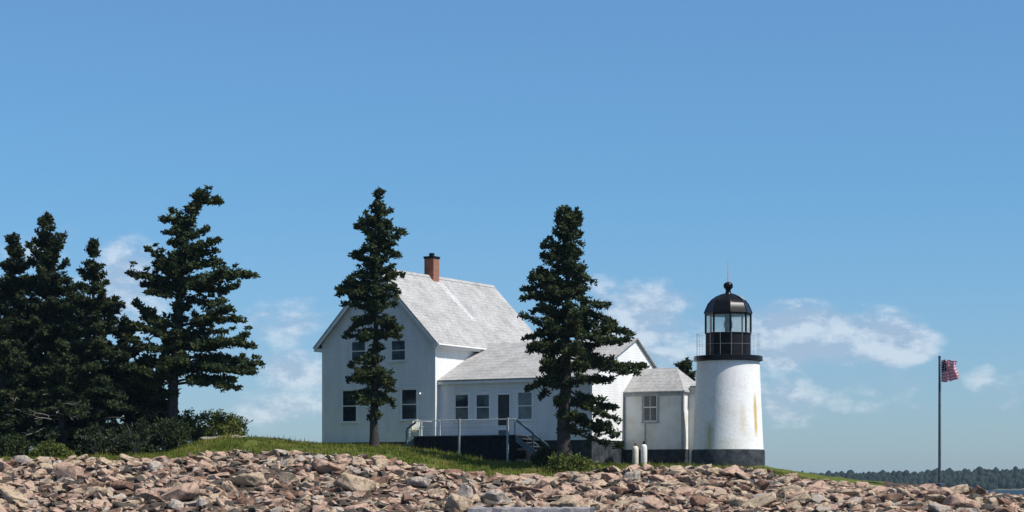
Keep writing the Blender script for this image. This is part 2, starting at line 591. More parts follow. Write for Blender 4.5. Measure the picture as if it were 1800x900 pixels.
def slab(bm, xa, za, xb, zb_, y0, y1, th):
    """roof plane from eave (xa,za) to ridge (xb,zb_) extruded in y"""
    poly_prism(bm, [(xa, za - HZ), (xb, zb_ - HZ), (xb, zb_ - th - HZ), (xa, za - th - HZ)], 'y', y0, y1)


bm = NB()
poly_prism(bm, [(W0 - OV, z_eave - HZ), (ridge_x, z_ridge - HZ), (OV, z_eave - HZ), (OV, z_eave - 0.09 - HZ), (ridge_x, z_ridge - 0.09 - HZ), (W0 - OV, z_eave - 0.09 - HZ)], 'y', -OV, LH)
roof = build('roof', bm, M['shingle'], house)
# rake boards under the front roof edge, cornice boards along the eaves
bm = NB()
for s in (-1, 1):
    xa = W0 - OV + 0.05 if s < 0 else OV - 0.05
    poly_prism(bm, [(xa, z_eave - 0.092 + 0.05 * sl - HZ), (ridge_x + s * 0.001, z_ridge - 0.092 - HZ), (ridge_x + s * 0.001, z_ridge - 0.36 - HZ), (xa, z_eave - 0.34 + 0.05 * sl - HZ)], 'y', -OV + 0.03, -OV + 0.09)
build('rake_board', bm, M['white_trim'], house)
bm = NB()
for s in (-1, 1):
    xa, xb = (W0 - OV + 0.06, W0 - 0.002) if s < 0 else (0.002, OV - 0.06)
    box(bm, xa, xb, -OV + 0.1, LH - 0.1, z_eave - 0.27 - HZ, z_eave - 0.08 - HZ)
build('cornice', bm, M['white_trim'], house)
bm = NB()
bar(bm, (OV + 0.06, -OV, z_eave - 0.1 - HZ), (OV + 0.06, LH, z_eave - 0.1 - HZ), 0.055, 8)
build('gutter', bm, M['white_trim'], house)
for cx in (W0 + 0.06, -0.06):
    bm = NB()
    hbox(bm, cx - 0.085, cx + 0.085, -0.025, 0.06 if cx < -1 else 0.14, zb, z_wall - 0.02)
    build('corner_board', bm, M['white_trim'], house)
# ridge cap and repaired strip
bm = NB()
poly_prism(bm, [(ridge_x - 0.16, z_ridge - 0.16 * sl + 0.03 - HZ), (ridge_x, z_ridge + 0.05 - HZ), (ridge_x + 0.16, z_ridge - 0.16 * sl + 0.03 - HZ), (ridge_x, z_ridge - 0.02 - HZ)], 'y', -OV - 0.01, LH + 0.01)
build('ridge_cap', bm, M['shingle'], roof)
yc = ly(759, ridge_x)
bm = NB()
w = 0.42
pts = []
for (f0, f1) in ((0.08, 0.62),):
    x0 = ridge_x + hw * f0; x1 = ridge_x + hw * f1
    a_, b_ = z_ridge - sl * hw * f0 + 0.012, z_ridge - sl * hw * f1 + 0.012
    vs = [bm.verts.new(p) for p in ((x0, yc - 0.1, a_ - HZ), (x0, yc + 0.7, a_ - HZ), (x1, yc + 0.9, b_ - HZ), (x1, yc + 0.35, b_ - HZ))]
    top = bm.faces.new(vs)
    bmesh.ops.extrude_face_region(bm, geom=[top])
    for q in vs: q.co.z -= 0.03
M['pale_patch'] = mat_shingle('new_shingle', (0.42, 0.42, 0.42), (0.50, 0.50, 0.49), (0.56, 0.56, 0.55))
build('roof_patch', bm, M['pale_patch'], roof)
# chimney
bm = NB()
zt = lz(455, ridge_x, yc)
hbox(bm, ridge_x - 0.34, ridge_x + 0.34, yc - 0.34, yc + 0.34, z_ridge - 0.6, zt)
ch = build('chimney', bm, M['brick'], roof)
bm = NB()
hbox(bm, ridge_x - 0.39, ridge_x + 0.39, yc - 0.39, yc + 0.39, zt, zt + 0.14, 0.02)
hbox(bm, ridge_x - 0.13, ridge_x + 0.13, yc - 0.13, yc + 0.13, zt + 0.14, zt + 0.36, 0.02)
cap = build('cap', bm, M['iron_dull'], house)
cap.parent = ch; cap.name = 'chimney_cap'
ch.parent = house
# the chimney reads as a part of the house with its cap below it


def window(parent, OZ, x0, x1, z0, z1, y, pane_mat=None, muntin=False, casing='white_trim'):
    """double hung window set on a wall that faces local -y at plane y; origin offset OZ in z"""
    z0 -= OZ; z1 -= OZ
    c = 0.09
    bm = NB()
    box(bm, x0 - c, x0, y - 0.045, y + 0.05, z0 - 0.0, z1)
    box(bm, x1, x1 + c, y - 0.045, y + 0.05, z0 - 0.0, z1)
    box(bm, x0 - c - 0.02, x1 + c + 0.02, y - 0.06, y + 0.05, z1, z1 + 0.13)
    box(bm, x0 - c - 0.03, x1 + c + 0.03, y - 0.10, y + 0.05, z0 - 0.07, z0)
    wn = build('window', bm, M[casing], parent)
    zm = (z0 + z1) / 2
    s = 0.045
    bm = NB()
    for (a_, b_, yy) in ((zm - 0.02, z1, y - 0.022), (z0, zm + 0.02, y - 0.012)):
        box(bm, x0, x0 + s, yy, y + 0.02, a_, b_)
        box(bm, x1 - s, x1, yy, y + 0.02, a_, b_)
        box(bm, x0 + s, x1 - s, yy, y + 0.02, a_, a_ + s + 0.01)
        box(bm, x0 + s, x1 - s, yy, y + 0.02, b_ - s, b_)
        if muntin:
            xm = (x0 + x1) / 2
            box(bm, xm - 0.014, xm + 0.014, yy + 0.001, y + 0.019, a_ + s + 0.01, b_ - s)
    build('sash', bm, M['white_trim'], wn)
    bm = NB()
    box(bm, x0 + 0.003, x1 - 0.003, y - 0.008, y + 0.015, z0 + 0.003, z1 - 0.003)
    build('pane', bm, M[pane_mat or 'pane'], wn)
    return wn


def win_px(parent, OZ, a, b, y0, y1, y, **kw):
    xa, xb = lx(a, y), lx(b, y)
    return window(parent, OZ, xa, xb, lz(y1, (xa + xb) / 2, y), lz(y0, (xa + xb) / 2, y), y, **kw)


for (a_, b_, p0, p1, pm) in ((618, 643, 600, 635, 'pane_pale'), (688, 713, 598, 634, 'pane_pale'), (602, 627, 686, 742, 'pane'), (706, 733, 684, 738, 'pane')):
    win_px(house, HZ, a_, b_, p0, p1, 0.0, pane_mat=pm)
# wall lamp by the lower right window
bm = NB()
xl = lx(740, 0); zl = lz(692, xl, 0)
box(bm, xl - 0.07, xl + 0.07, -0.06, 0.0, zl - 0.1 - HZ, zl + 0.1 - HZ, 0.01)
bar(bm, (xl, -0.05, zl + 0.02 - HZ), (xl, -0.18, zl - 0.04 - HZ), 0.075, 8, 0.04)
build('wall_lamp', bm, M['white_trim'], house)

# ---- side wing (ell)
EY = 0.5
yr = ly(856, 0.0)
ze_r = lz(604, 0, yr)
ze_e = lz(668, lx(790, EY), EY - 0.3)
XE = None
# right end from the peak column 1118
A = Cn + v * yr; k = (1117 - 900) / FP
XE = (k * A.y - A.x) / (u.x - k * u.y)
yb = ly(1160, XE)
esl = (ze_r - ze_e) / (yr - EY + 0.3)
print('ell ridge y', yr, 'z', ze_r, 'eave', ze_e, 'slope', esl, 'XE', XE, 'front corner px', proj(wld(XE, EY))[0], 'yb', yb, 'peak', proj(wld(XE, yr) + Vector((0, 0, ze_r))))
zr_back = ze_r - (yb - yr) * 0.62
th = 0.12
ww_t = lambda y: (ze_r - esl * (yr - y)) - th
bm = NB()
poly_prism(bm, [(EY, zb - HZ), (yb, zb - HZ), (yb, zr_back - th - HZ), (yr, ze_r - th - HZ), (EY, ww_t(EY) - HZ)], 'x', 0.004, XE)
build('wing_wall', bm, M['white_siding'], house)
bm = NB()
box(bm, 0.03, XE - 0.03, EY + 0.03, yb - 0.03, zb - 2.4 - HZ, zb - HZ)
build('wing_foundation', bm, M['stone_base'], house)
bm = NB()
poly_prism(bm, [(EY - 0.3, ze_e - HZ), (yr, ze_r - HZ), (yb + 0.2, zr_back - 0.12 - HZ), (yb + 0.2, zr_back - 0.12 - 0.08 - HZ), (yr, ze_r - 0.08 - HZ), (EY - 0.3, ze_e - 0.08 - HZ)], 'x', 0.006, XE + 0.16)
build('wing_roof', bm, M['shingle'], house)
bm = NB()
box(bm, 0.02, XE + 0.12, EY - 0.26, EY - 0.003, ze_e - 0.24 - HZ, ze_e - 0.085 - HZ)
build('wing_cornice', bm, M['white_trim'], house)
bm = NB()
box(bm, XE - 0.14, XE + 0.02, EY - 0.02, EY + 0.14, zb - HZ, ze_e - 0.25 - HZ)
build('wing_corner_board', bm, M['white_trim'], house)
for (a_, b_, p0, p1, pm) in ((800, 824, 693, 739, 'pane'), (837, 861, 693, 739, 'pane_pale'), (910, 936, 689, 738, 'pane_pale')):
    win_px(house, HZ, a_, b_, p0, p1, EY, pane_mat=pm)
# door
deck_y = -2.0
zd = lz(765, lx(830, deck_y), deck_y)
xa, xb = lx(876, EY), lx(896, EY)
zt = lz(694, xa, EY)
bm = NB()
box(bm, xa - 0.1, xa, EY - 0.05, EY + 0.04, zd + 0.02 - HZ, zt - HZ)
box(bm, xb, xb + 0.1, EY - 0.05, EY + 0.04, zd + 0.02 - HZ, zt - HZ)
box(bm, xa - 0.12, xb + 0.12, EY - 0.06, EY + 0.04, zt - HZ, zt + 0.13 - HZ)
box(bm, xa, xb, EY - 0.02, EY + 0.03, zd + 0.36 - HZ, zd + 0.62 - HZ)      # white lower rail
door = build('door', bm, M['white_trim'], house)
bm = NB()
box(bm, xa + 0.003, xb - 0.003, EY - 0.028, EY + 0.02, zd + 0.625 - HZ, zt - 0.003 - HZ)
build('door_panel', bm, M['door'], door)
bm = NB()
box(bm, xa + 0.05, xb - 0.05, EY - 0.035, EY - 0.01, zd + 0.08 - HZ, zd + 0.34 - HZ)
build('kick_plate', bm, M['rail_blue'], door)
bm = NB()
bar(bm, (xb - 0.08, EY - 0.08, zd + 1.0 - HZ), (xb - 0.08, EY - 0.03, zd + 1.0 - HZ), 0.03, 8)
build('handle', bm, M['galv'], door)

# ---- deck (a thing of its own)
xd0, xd1 = lx(726, deck_y), lx(906, deck_y)
gd = gz(*wld((xd0 + xd1) / 2, deck_y).xy)
do = wld((xd0 + xd1) / 2, deck_y)
deck = empty('deck', (Cn.x, Cn.y, gd), -TH)
tag(deck, 'raised grey wooden deck with dark boarded skirt in front of the white wing', 'deck')
DZ = gd


def dbox(bm, x0, x1, y0, y1, z0, z1, bev=0): return box(bm, x0, x1, y0, y1, z0 - DZ, z1 - DZ, bev)


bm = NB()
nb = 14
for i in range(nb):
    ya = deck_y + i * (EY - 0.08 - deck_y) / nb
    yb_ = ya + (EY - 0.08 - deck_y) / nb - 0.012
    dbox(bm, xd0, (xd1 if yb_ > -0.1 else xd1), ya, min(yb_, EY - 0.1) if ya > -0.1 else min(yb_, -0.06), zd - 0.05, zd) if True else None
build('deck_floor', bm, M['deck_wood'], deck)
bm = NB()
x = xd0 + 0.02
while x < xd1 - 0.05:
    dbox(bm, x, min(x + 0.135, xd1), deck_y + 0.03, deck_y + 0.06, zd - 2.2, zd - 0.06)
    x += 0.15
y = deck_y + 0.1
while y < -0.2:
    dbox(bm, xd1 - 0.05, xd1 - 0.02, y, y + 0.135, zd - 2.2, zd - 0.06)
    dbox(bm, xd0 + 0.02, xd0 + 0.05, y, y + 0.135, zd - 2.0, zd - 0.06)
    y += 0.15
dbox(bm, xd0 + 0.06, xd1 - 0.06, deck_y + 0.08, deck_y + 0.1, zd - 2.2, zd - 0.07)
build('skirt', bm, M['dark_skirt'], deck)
zr_top = lz(738, lx(830, deck_y), deck_y)
bm = NB()
bar(bm, (xd0 + 0.1, deck_y + 0.05, zr_top - DZ), (xd1, deck_y + 0.05, zr_top - DZ), 0.032, 8)
bar(bm, (xd0 + 0.1, deck_y + 0.05, (zr_top + zd) / 2 - DZ), (xd1, deck_y + 0.05, (zr_top + zd) / 2 - DZ), 0.012, 6)
bar(bm, (xd0 + 0.1, deck_y + 0.05, zr_top - DZ), (xd0 + 0.1, -0.1, zr_top - DZ), 0.025, 8)
build('railing', bm, M['galv'], deck)
for px, mt, low in ((739, 'white_trim', 0), (772, 'white_trim', 0), (808, 'grey_trim', 1), (893, 'grey_trim', 1), (904, 'grey_trim', 0)):
    bm = NB()
    xx = lx(px, deck_y)
    w = 0.06 if low else 0.04
    if low:
        dbox(bm, xx - w, xx + w, deck_y - 0.09, deck_y - 0.005, zd - 2.0, zr_top + 0.08, 0.008)
    else:
        dbox(bm, xx - w, xx + w, deck_y + 0.01, deck_y + 0.09, zd, zr_top + 0.02, 0.008)
    build('post', bm, M[mt], deck)


def steps(name, x_from, sgn, n, run, y0, y1):
    g = gz(*wld(x_from + sgn * n * run, (y0 + y1) / 2).xy)
    rise = (zd - g) / (n + 1)
    bm = NB()
    for i in range(n):
        zt_ = zd - rise * (i + 1)
        xa = x_from + sgn * run * i; xb = x_from + sgn * run * (i + 1.08)
        dbox(bm, min(xa, xb), max(xa, xb), y0 + 0.05, y1 - 0.05, zt_ - 0.05, zt_)
    st = build('step', bm, M['deck_wood'], deck)
    st.name = 'stairs'
    for yy in (y0, y1 - 0.05):
        bm = NB()
        xa = x_from; xb = x_from + sgn * run * (n + 0.6)
        pts = [(xa, zd - 0.05 - DZ), (xb, zd - rise * (n + 0.7) - DZ), (xb, zd - rise * (n + 0.7) - 0.28 - DZ), (xa, zd - 0.42 - DZ)]
        poly_prism(bm, pts, 'y', yy, yy + 0.05)
        build('stringer', bm, M['rail_blue'], st)
    bm = NB()
    hx0, hx1 = x_from + sgn * 0.02, x_from + sgn * run * (n + 0.2)
    zz0, zz1 = zr_top, zd - rise * n + 0.88
    for yy in (y0 + 0.02,):
        poly_prism(bm, [(hx0, zz0 - DZ), (hx1, zz1 - DZ), (hx1, zz1 - 0.13 - DZ), (hx0, zz0 - 0.13 - DZ)], 'y', yy, yy + 0.07)
        for tt in ((0.5, 1.0) if n > 3 else (1.0,)):
            hx = hx0 + (hx1 - hx0) * tt
            zz = zz0 + (zz1 - zz0) * tt
            dbox(bm, hx - 0.045, hx + 0.045, yy, yy + 0.07, zz - 1.25, zz - 0.12)
    build('handrail', bm, M['rail_blue'], deck)
    return st


steps('stairs', xd1 + 0.01, 1, 7, 0.30, deck_y + 0.02, deck_y + 1.35)
steps('stairs', xd0 - 0.01, -1, 2, 0.30, deck_y + 0.3, deck_y + 1.5)

# garden chair on the deck's left end
gc_o = wld(lx(731, -1.2), -1.2)
gch = empty('garden_chair', (gc_o.x, gc_o.y, zd + 0.003), -TH + R(20))
tag(gch, 'pale cream garden chair at the left end of the raised deck', 'chair')
bm = NB()
for k in range(5):
    xk = -0.24 + k * 0.12
    poly_prism(bm, [(0.18, 0.36), (0.21, 0.36), (0.46, 0.92 + 0.05 * (2 - abs(k - 2))), (0.43, 0.92 + 0.05 * (2 - abs(k - 2)))], 'x', xk - 0.05, xk + 0.05)
build('backrest', bm, M['cream_plastic'], gch)
bm = NB()
for k in range(5):
    box(bm, -0.27, 0.27, -0.32 + k * 0.11, -0.22 + k * 0.11, 0.36 - 0.02 * k, 0.385 - 0.02 * k, 0.004)
build('seat', bm, M['cream_plastic'], gch)
for s in (-1, 1):
    bm = NB(); box(bm, s * 0.33 - 0.06, s * 0.33 + 0.06, -0.36, 0.36, 0.55, 0.58, 0.004); build('armrest', bm, M['cream_plastic'], gch)
    bm = NB(); box(bm, s * 0.30 - 0.03, s * 0.30 + 0.03, -0.34, -0.26, 0.0, 0.548, 0.004); build('leg', bm, M['cream_plastic'], gch)
    bm = NB(); box(bm, s * 0.30 - 0.03, s * 0.30 + 0.03, 0.24, 0.32, 0.0, 0.548, 0.004); build('leg', bm, M['cream_plastic'], gch)

# ---- workroom between wing and tower
WY = ly(1097, XE + 0.003)
WX0 = XE + 0.004
WX1 = lx(1201, WY)
wy_back = WY + 3.2
zwb = lz(790, (WX0 + WX1) / 2, WY)
zwe = lz(688, (WX0 + WX1) / 2, WY - 0.12)
wroom = empty('workroom', (Cn.x, Cn.y, zwb - 0.8), -TH)
tag(wroom, 'small off white workroom with pale pitched roof joining the house to the tower', 'outbuilding')
WZ = zwb - 0.8
wrd = ly(1192, (WX1 - 0.3))
wr_y = WY + 1.75
zwr = lz(646, WX1 - 0.6, wr_y)
print('workroom', WX0, WX1, WY, 'ridge px', proj(wld(WX1, wr_y) + Vector((0, 0, zwr))), 'right corner', proj(wld(WX1, WY)))
wsl = (zwr - zwe) / (wr_y - WY + 0.12)
bm = NB()
box(bm, WX0, WX1, WY, wy_back, zwb - WZ, zwe - 0.1 - WZ)
build('wall', bm, M['shed_siding'], wroom)
bm = NB()
box(bm, WX0 + 0.02, WX1 - 0.02, WY + 0.02, wy_back - 0.02, zwb - 1.7 - WZ, zwb - WZ)
build('foundation', bm, M['stone_base'], wroom)
bm = NB()
hx = lx(1190, wr_y)
e0, e1, f0, f1 = WX0, WX1 + 0.14, WY - 0.12, wy_back + 0.12
q = [bm.verts.new((a_, b_, c_ - WZ)) for a_, b_, c_ in ((e0, f0, zwe), (e1, f0, zwe), (e1, f1, zwe), (e0, f1, zwe), (e0, wr_y, zwr), (hx, wr_y, zwr),
                                                    (e0, f0, zwe - 0.08), (e1, f0, zwe - 0.08), (e1, f1, zwe - 0.08), (e0, f1, zwe - 0.08))]
for ids in ((0, 1, 5, 4), (1, 2, 5), (2, 3, 4, 5), (3, 0, 4), (6, 9, 8, 7), (0, 6, 7, 1), (1, 7, 8, 2), (2, 8, 9, 3), (3, 9, 6, 0)):
    bm.faces.new([q[i] for i in ids])
build('roof', bm, M['shingle'], wroom)
bm = NB()
box(bm, WX0 + 0.1, WX1 + 0.02, WY - 0.06, WY - 0.003, zwe - 0.26 - WZ, zwe - 0.085 - WZ)
build('cornice', bm, M['grey_trim'], wroom)
bm = NB()
box(bm, WX1 - 0.13, WX1 + 0.022, WY - 0.022, WY + 0.12, zwb - WZ, zwe - 0.27 - WZ)
build('corner_board', bm, M['grey_trim'], wroom)
bm = NB()
box(bm, WX0 + 0.02, WX0 + 0.1, WY - 0.022, WY - 0.002, zwb - WZ, zwe - 0.27 - WZ)
build('corner_board', bm, M['grey_trim'], wroom)
win_px(wroom, WZ, 1131, 1155, 691, 741, WY, pane_mat='pane', muntin=True, casing='grey_trim')
bm = NB()
xx = lx(1134, WY)
bar(bm, (xx, WY - 0.04, zwb - WZ), (xx, WY - 0.04, lz(745, xx, WY) - WZ), 0.025, 6)
build('conduit', bm, M['grey_trim'], wroom)
# low passage into the tower, with a dark roof
TOWX, TOWY = X_(1280, 120.0), 120.0
PYF = WY + 0.75
PX1 = lx(1240, PYF)
bm = NB()
box(bm, WX1 + 0.003, PX1, PYF, PYF + 1.6, zwb - 0.9 - WZ, lz(671, lx(1214, PYF + 0.8), PYF + 0.8) - 0.36 - WZ)
build('passage_wall', bm, M['shed_siding'], wroom)
bm = NB()
zpr = lz(671, lx(1214, PYF + 0.8), PYF + 0.8)
za = zpr - 0.3
poly_prism(bm, [(PYF - 0.12, za - WZ), (PYF + 0.8, zpr - WZ), (PYF + 1.72, za - WZ), (PYF + 1.72, za - 0.08 - WZ), (PYF + 0.8, zpr - 0.08 - WZ), (PYF - 0.12, za - 0.08 - WZ)], 'x', WX1 + 0.125, PX1 - 0.1)
build('passage_roof', bm, M['shingle'], wroom)

# ------------------------------------------------------------------ lighthouse
zt0 = Z_(818, 120) - 0.4
LHT = empty('lighthouse', (TOWX, TOWY, zt0))
tag(LHT, 'short white masonry lighthouse with black lantern room and black gallery', 'lighthouse')
m1 = 120.0 / FP      # metres per photo pixel at the tower


def tz(py): return Z_(py, 120.0) - zt0


rb, rt = 62 * m1, 55 * m1
bm = NB()
prof = []
z0, z1 = tz(791), tz(636)
for i in range(24):
    f = i / 23
    prof.append((rb + (rt - rb) * f ** 0.85, z0 + (z1 - z0) * f))
lathe(bm, prof, 72)
tw = build('tower_wall', bm, M['tower'], LHT, 40)
bm = NB()
lathe(bm, [(rb + 0.10, -0.8), (rb + 0.07, tz(794)), (rb + 0.03, tz(790.5))], 72)
build('foundation', bm, M['stone_base'], LHT, 40)
bm = NB()
lathe(bm, [(rt - 0.05, tz(637.5)), (rt + 0.02, tz(635)), (60.5 * m1, tz(634.5)), (60.5 * m1, tz(627.5)), (59.5 * m1, tz(626.5)), (0.5, tz(626.3))], 72)
gal = build('gallery', bm, M['iron'], LHT, 35)
# railing: thin pale balusters round the gallery
bm = NB()
rr = 55.5 * m1
nrl = 18
zr0, zr1 = tz(627), tz(587)
for k in range(nrl):
    a_ = 2 * math.pi * (k + 0.5) / nrl
    bar(bm, (rr * math.cos(a_), rr * math.sin(a_), zr0), (rr * math.cos(a_), rr * math.sin(a_), zr1), 0.007, 6)
for zz in (zr1, (zr0 + zr1) / 2):
    for k in range(40):
        a_, b_ = 2 * math.pi * k / 40, 2 * math.pi * (k + 1) / 40
        bar(bm, (rr * math.cos(a_), rr * math.sin(a_), zz), (rr * math.cos(b_), rr * math.sin(b_), zz), 0.006, 5)
build('railing', bm, M['grey_trim'], LHT)
NS = 8
rot = R(270)
rl = 39.6 * m1
bm = NB()
lathe(bm, [(rl, tz(627)), (rl, tz(588)), (rl + 0.04, tz(588)), (rl + 0.04, tz(585.5)), (0.2, tz(585))], NS, rot=rot)
build('lantern_base', bm, M['iron_dull'], LHT)
for k in range(NS):
    a_, b_ = rot + 2 * math.pi * k / NS, rot + 2 * math.pi * (k + 1) / NS
    p = Vector((rl * math.cos(a_), rl * math.sin(a_), 0)); q = Vector((rl * math.cos(b_), rl * math.sin(b_), 0))
    bm = NB()
    bar(bm, p + Vector((0, 0, tz(586))), p + Vector((0, 0, tz(552))), 0.06, 8)
    build('glazing_bar', bm, M['iron'], LHT)
    bm = NB()
    n = ((p + q) / 2).normalized()
    d = (q - p).normalized() * 0.05
    vs = []
    for w_, zz in ((p + d, tz(585)), (q - d, tz(585)), (q - d, tz(553)), (p + d, tz(553))):
        vs.append(w_ - n * 0.01 + Vector((0, 0, zz)))
    A_ = [bm.verts.new(x_) for x_ in vs]; B_ = [bm.verts.new(x_ - n * 0.012) for x_ in vs]
    bm.faces.new(A_); bm.faces.new(B_[::-1])
    for i in range(4):
        bm.faces.new((A_[i], A_[(i + 1) % 4], B_[(i + 1) % 4], B_[i]))
    build('lantern_pane', bm, M['lantern_glass'], LHT)
bm = NB()
dome = [(rl * 0.98, tz(554.5)), (rl * 1.04, tz(554)), (rl * 1.07, tz(551)), (rl * 1.05, tz(549)), (rl * 1.0, tz(544)), (rl * 0.90, tz(535)), (rl * 0.74, tz(527.5)), (rl * 0.52, tz(521.5)), (rl * 0.30, tz(518)), (0.14, tz(516))]
lathe(bm, dome, NS, rot=rot)
dm = build('dome', bm, M['iron'], LHT, 28)
bm = NB()
for k in range(NS):
    a_ = rot + 2 * math.pi * k / NS
    for i in range(2, len(dome) - 1):
        (r0, q0), (r1, q1) = dome[i], dome[i + 1]
        bar(bm, (r0 * math.cos(a_), r0 * math.sin(a_), q0), (r1 * math.cos(a_), r1 * math.sin(a_), q1), 0.03, 5)
build('rib', bm, M['iron'], dm)
bm = NB()
lathe(bm, [(0.26, tz(519)), (0.17, tz(515)), (0.14, tz(511)), (0.17, tz(508.5)), (0.25, tz(506)), (0.28, tz(502.5)), (0.25, tz(499)), (0.15, tz(496.5)), (0.04, tz(495.5))], 20)
build('ventilator', bm, M['iron'], LHT, 60)
bm = NB()
bar(bm, (0, 0, tz(496)), (0, 0, tz(459)), 0.035, 6, 0.012)
build('lightning_rod', bm, M['galv'], LHT)
bm = NB()
lathe(bm, [(0.10, tz(585)), (0.10, tz(583)), (0.17, tz(580)), (0.23, tz(575)), (0.25, tz(570)), (0.22, tz(565)), (0.14, tz(561)), (0.08, tz(557))], 20)
ls = build('lens', bm, M['lens'], LHT, 30)
bm = NB()
for zz, r_ in ((580, .185), (575, .245), (570, .265), (565, .235), (561, .155)):
    lathe(bm, [(r_, tz(zz) - 0.012), (r_ + 0.012, tz(zz)), (r_, tz(zz) + 0.012), (r_ - 0.02, tz(zz))], 20, False)
build('lens_frame', bm, M['iron_dull'], ls)

# ------------------------------------------------------------------ flagpole and flag
FY = 115.0
fb = Vector((X_(1651.5, FY), FY, Z_(852, FY)))
fp = empty('flagpole', fb)
tag(fp, 'slim dark steel flagpole standing alone on the low rocky point', 'flagpole')
hp = Z_(629, FY) - fb.z
bm = NB()
bar(bm, (0, 0, -0.3), (0, 0, hp), 0.075, 12, 0.06)
build('pole', bm, M['pole'], fp, 40)
bm = NB()
lathe(bm, [(0.03, hp), (0.085, hp + 0.03), (0.085, hp + 0.07), (0.03, hp + 0.11)], 12)
build('finial', bm, M['pole'], fp, 50)
bm = NB()
lathe(bm, [(0.22, -0.3), (0.22, 0.05), (0.09, 0.10)], 12)
build('base_collar', bm, M['pole'], fp, 40)
bm = NB()
bar(bm, (0.09, -0.02, 0.9), (0.085, -0.02, hp - 0.05), 0.008, 5)
build('halyard', bm, M['galv'], fp)
t = NT('flag_cloth')
uv = t.n('ShaderNodeUVMap'); uv.uv_map = 'UVMap'
sp = t.n('ShaderNodeSeparateXYZ'); t.l(uv.outputs[0], sp.inputs[0])
stripe = t.math('MODULO', t.math('FLOOR', t.math('MULTIPLY', sp.outputs[1], 13.0)), 2.0)
red, white, blue = (0.50, 0.19, 0.23), (0.62, 0.50, 0.54), (0.020, 0.020, 0.06)
col = t.mix(stripe, red, white)
# stars on a staggered grid in the canton
cu = t.math('DIVIDE', sp.outputs[0], 0.4); cv = t.math('DIVIDE', t.math('SUBTRACT', sp.outputs[1], 6 / 13), 7 / 13)
su = t.math('SUBTRACT', t.math('FRACT', t.math('MULTIPLY', cu, 6.0)), 0.5); sv = t.math('SUBTRACT', t.math('FRACT', t.math('MULTIPLY', cv, 5.0)), 0.5)
rad = t.math('SQRT', t.math('ADD', t.math('MULTIPLY', su, su), t.math('MULTIPLY', sv, sv)))
star = t.math('LESS_THAN', rad, 0.27)
canton = t.math('MULTIPLY', t.math('LESS_THAN', sp.outputs[0], 0.4), t.math('GREATER_THAN', sp.outputs[1], 6 / 13))
col = t.mix(canton, col, t.mix(star, blue, white))
t.set(col, 0.8, spec=0.1)
out = t.t.nodes['Material Output']
tl = t.n('ShaderNodeBsdfTranslucent'); t.l(col, tl.inputs[0])
mx = t.n('ShaderNodeMixShader'); mx.inputs[0].default_value = 0.35
t.l(t.b.outputs[0], mx.inputs[1]); t.l(tl.outputs[0], mx.inputs[2]); t.l(mx.outputs[0], out.inputs[0])
bm = NB()
uvl = bm.loops.layers.uv.new('UVMap')
NU, NV = 46, 26
FL, FH = 1.95, 1.15
gridv = []
for i in range(NU + 1):
    row = []
    for j in range(NV + 1):
        a_ = i / NU; b_ = j / NV
        env = min(1, a_ * 3)
        ph = a_ * 13.0 + (b_ - 0.5) * 1.5
        x = 0.10 + 0.86 * a_ ** 1.25 + 0.07 * env * math.sin(2 * ph) + 0.10 * a_ ** 3 * math.sin(5 * b_ + 1) 
        y = -0.02 + 0.20 * env * math.sin(ph + 0.8 * b_) + 0.04 * env * math.sin(ph * 2.3 + b_ * 4)
        z = FH * b_ + 0.04 * env * math.sin(ph * 1.4 + 3 * b_) - 0.10 * a_ + 0.10 * a_ * a_ + (0.20 * a_ * a_ * (1 - b_)) - 0.05 * a_ * math.sin(7 * a_ + 2) + 0.05 * math.sin(3.2 * a_) * b_
        row.append((bm.verts.new((x, y, z)), a_, b_))
    gridv.append(row)
for i in range(NU):
    for j in range(NV):
        q = [gridv[i][j], gridv[i + 1][j], gridv[i + 1][j + 1], gridv[i][j + 1]]
        f = bm.faces.new([w_[0] for w_ in q])
        for lp, w_ in zip(f.loops, q):
            lp[uvl].uv = (w_[1], w_[2])
fl = build('flag', bm, t.m, None, 180)
fl.location = (fb.x, fb.y, Z_(671, FY))
tag(fl, 'wind blown flag with red and white stripes and starred blue canton at pole top', 'flag')

# ------------------------------------------------------------------ gas cylinders
for px, top, mt, lab, vm in ((1117, 779, 'cyl_cream', 'shorter cream gas cylinder with rusty valve, left beside the workroom', 'rust'),
                             (1132, 776, 'cyl_white', 'taller white gas cylinder with black valve, right beside the workroom', 'iron')):
    Yg = 118.6
    base = Vector((X_(px, Yg), Yg, Z_(817, Yg)))
    g = empty('gas_cylinder', base)
    tag(g, lab, 'gas cylinder', 'gas cylinders by the workroom wall')
    h = (817 - top) * Yg / FP - 0.17
    bm = NB()
    lathe(bm, [(0.16, -0.15), (0.165, 0.06), (0.175, 0.10), (0.175, h - 0.18), (0.15, h - 0.06), (0.09, h), (0.05, h + 0.01)], 20)
    build('body', bm, M[mt], g, 50)
    bm = NB()
    bar(bm, (0, 0, h - 0.01), (0, 0, h + 0.12), 0.04, 8)
    bar(bm, (-0.09, 0, h + 0.06), (0.07, 0, h + 0.06), 0.03, 8)
    lathe_c = NB()
    lathe(bm, [(0.075, h + 0.12), (0.085, h + 0.15), (0.06, h + 0.18)], 10)
    lathe_c.free()
    build('valve', bm, M[vm], g, 40)

# ------------------------------------------------------------------ trees


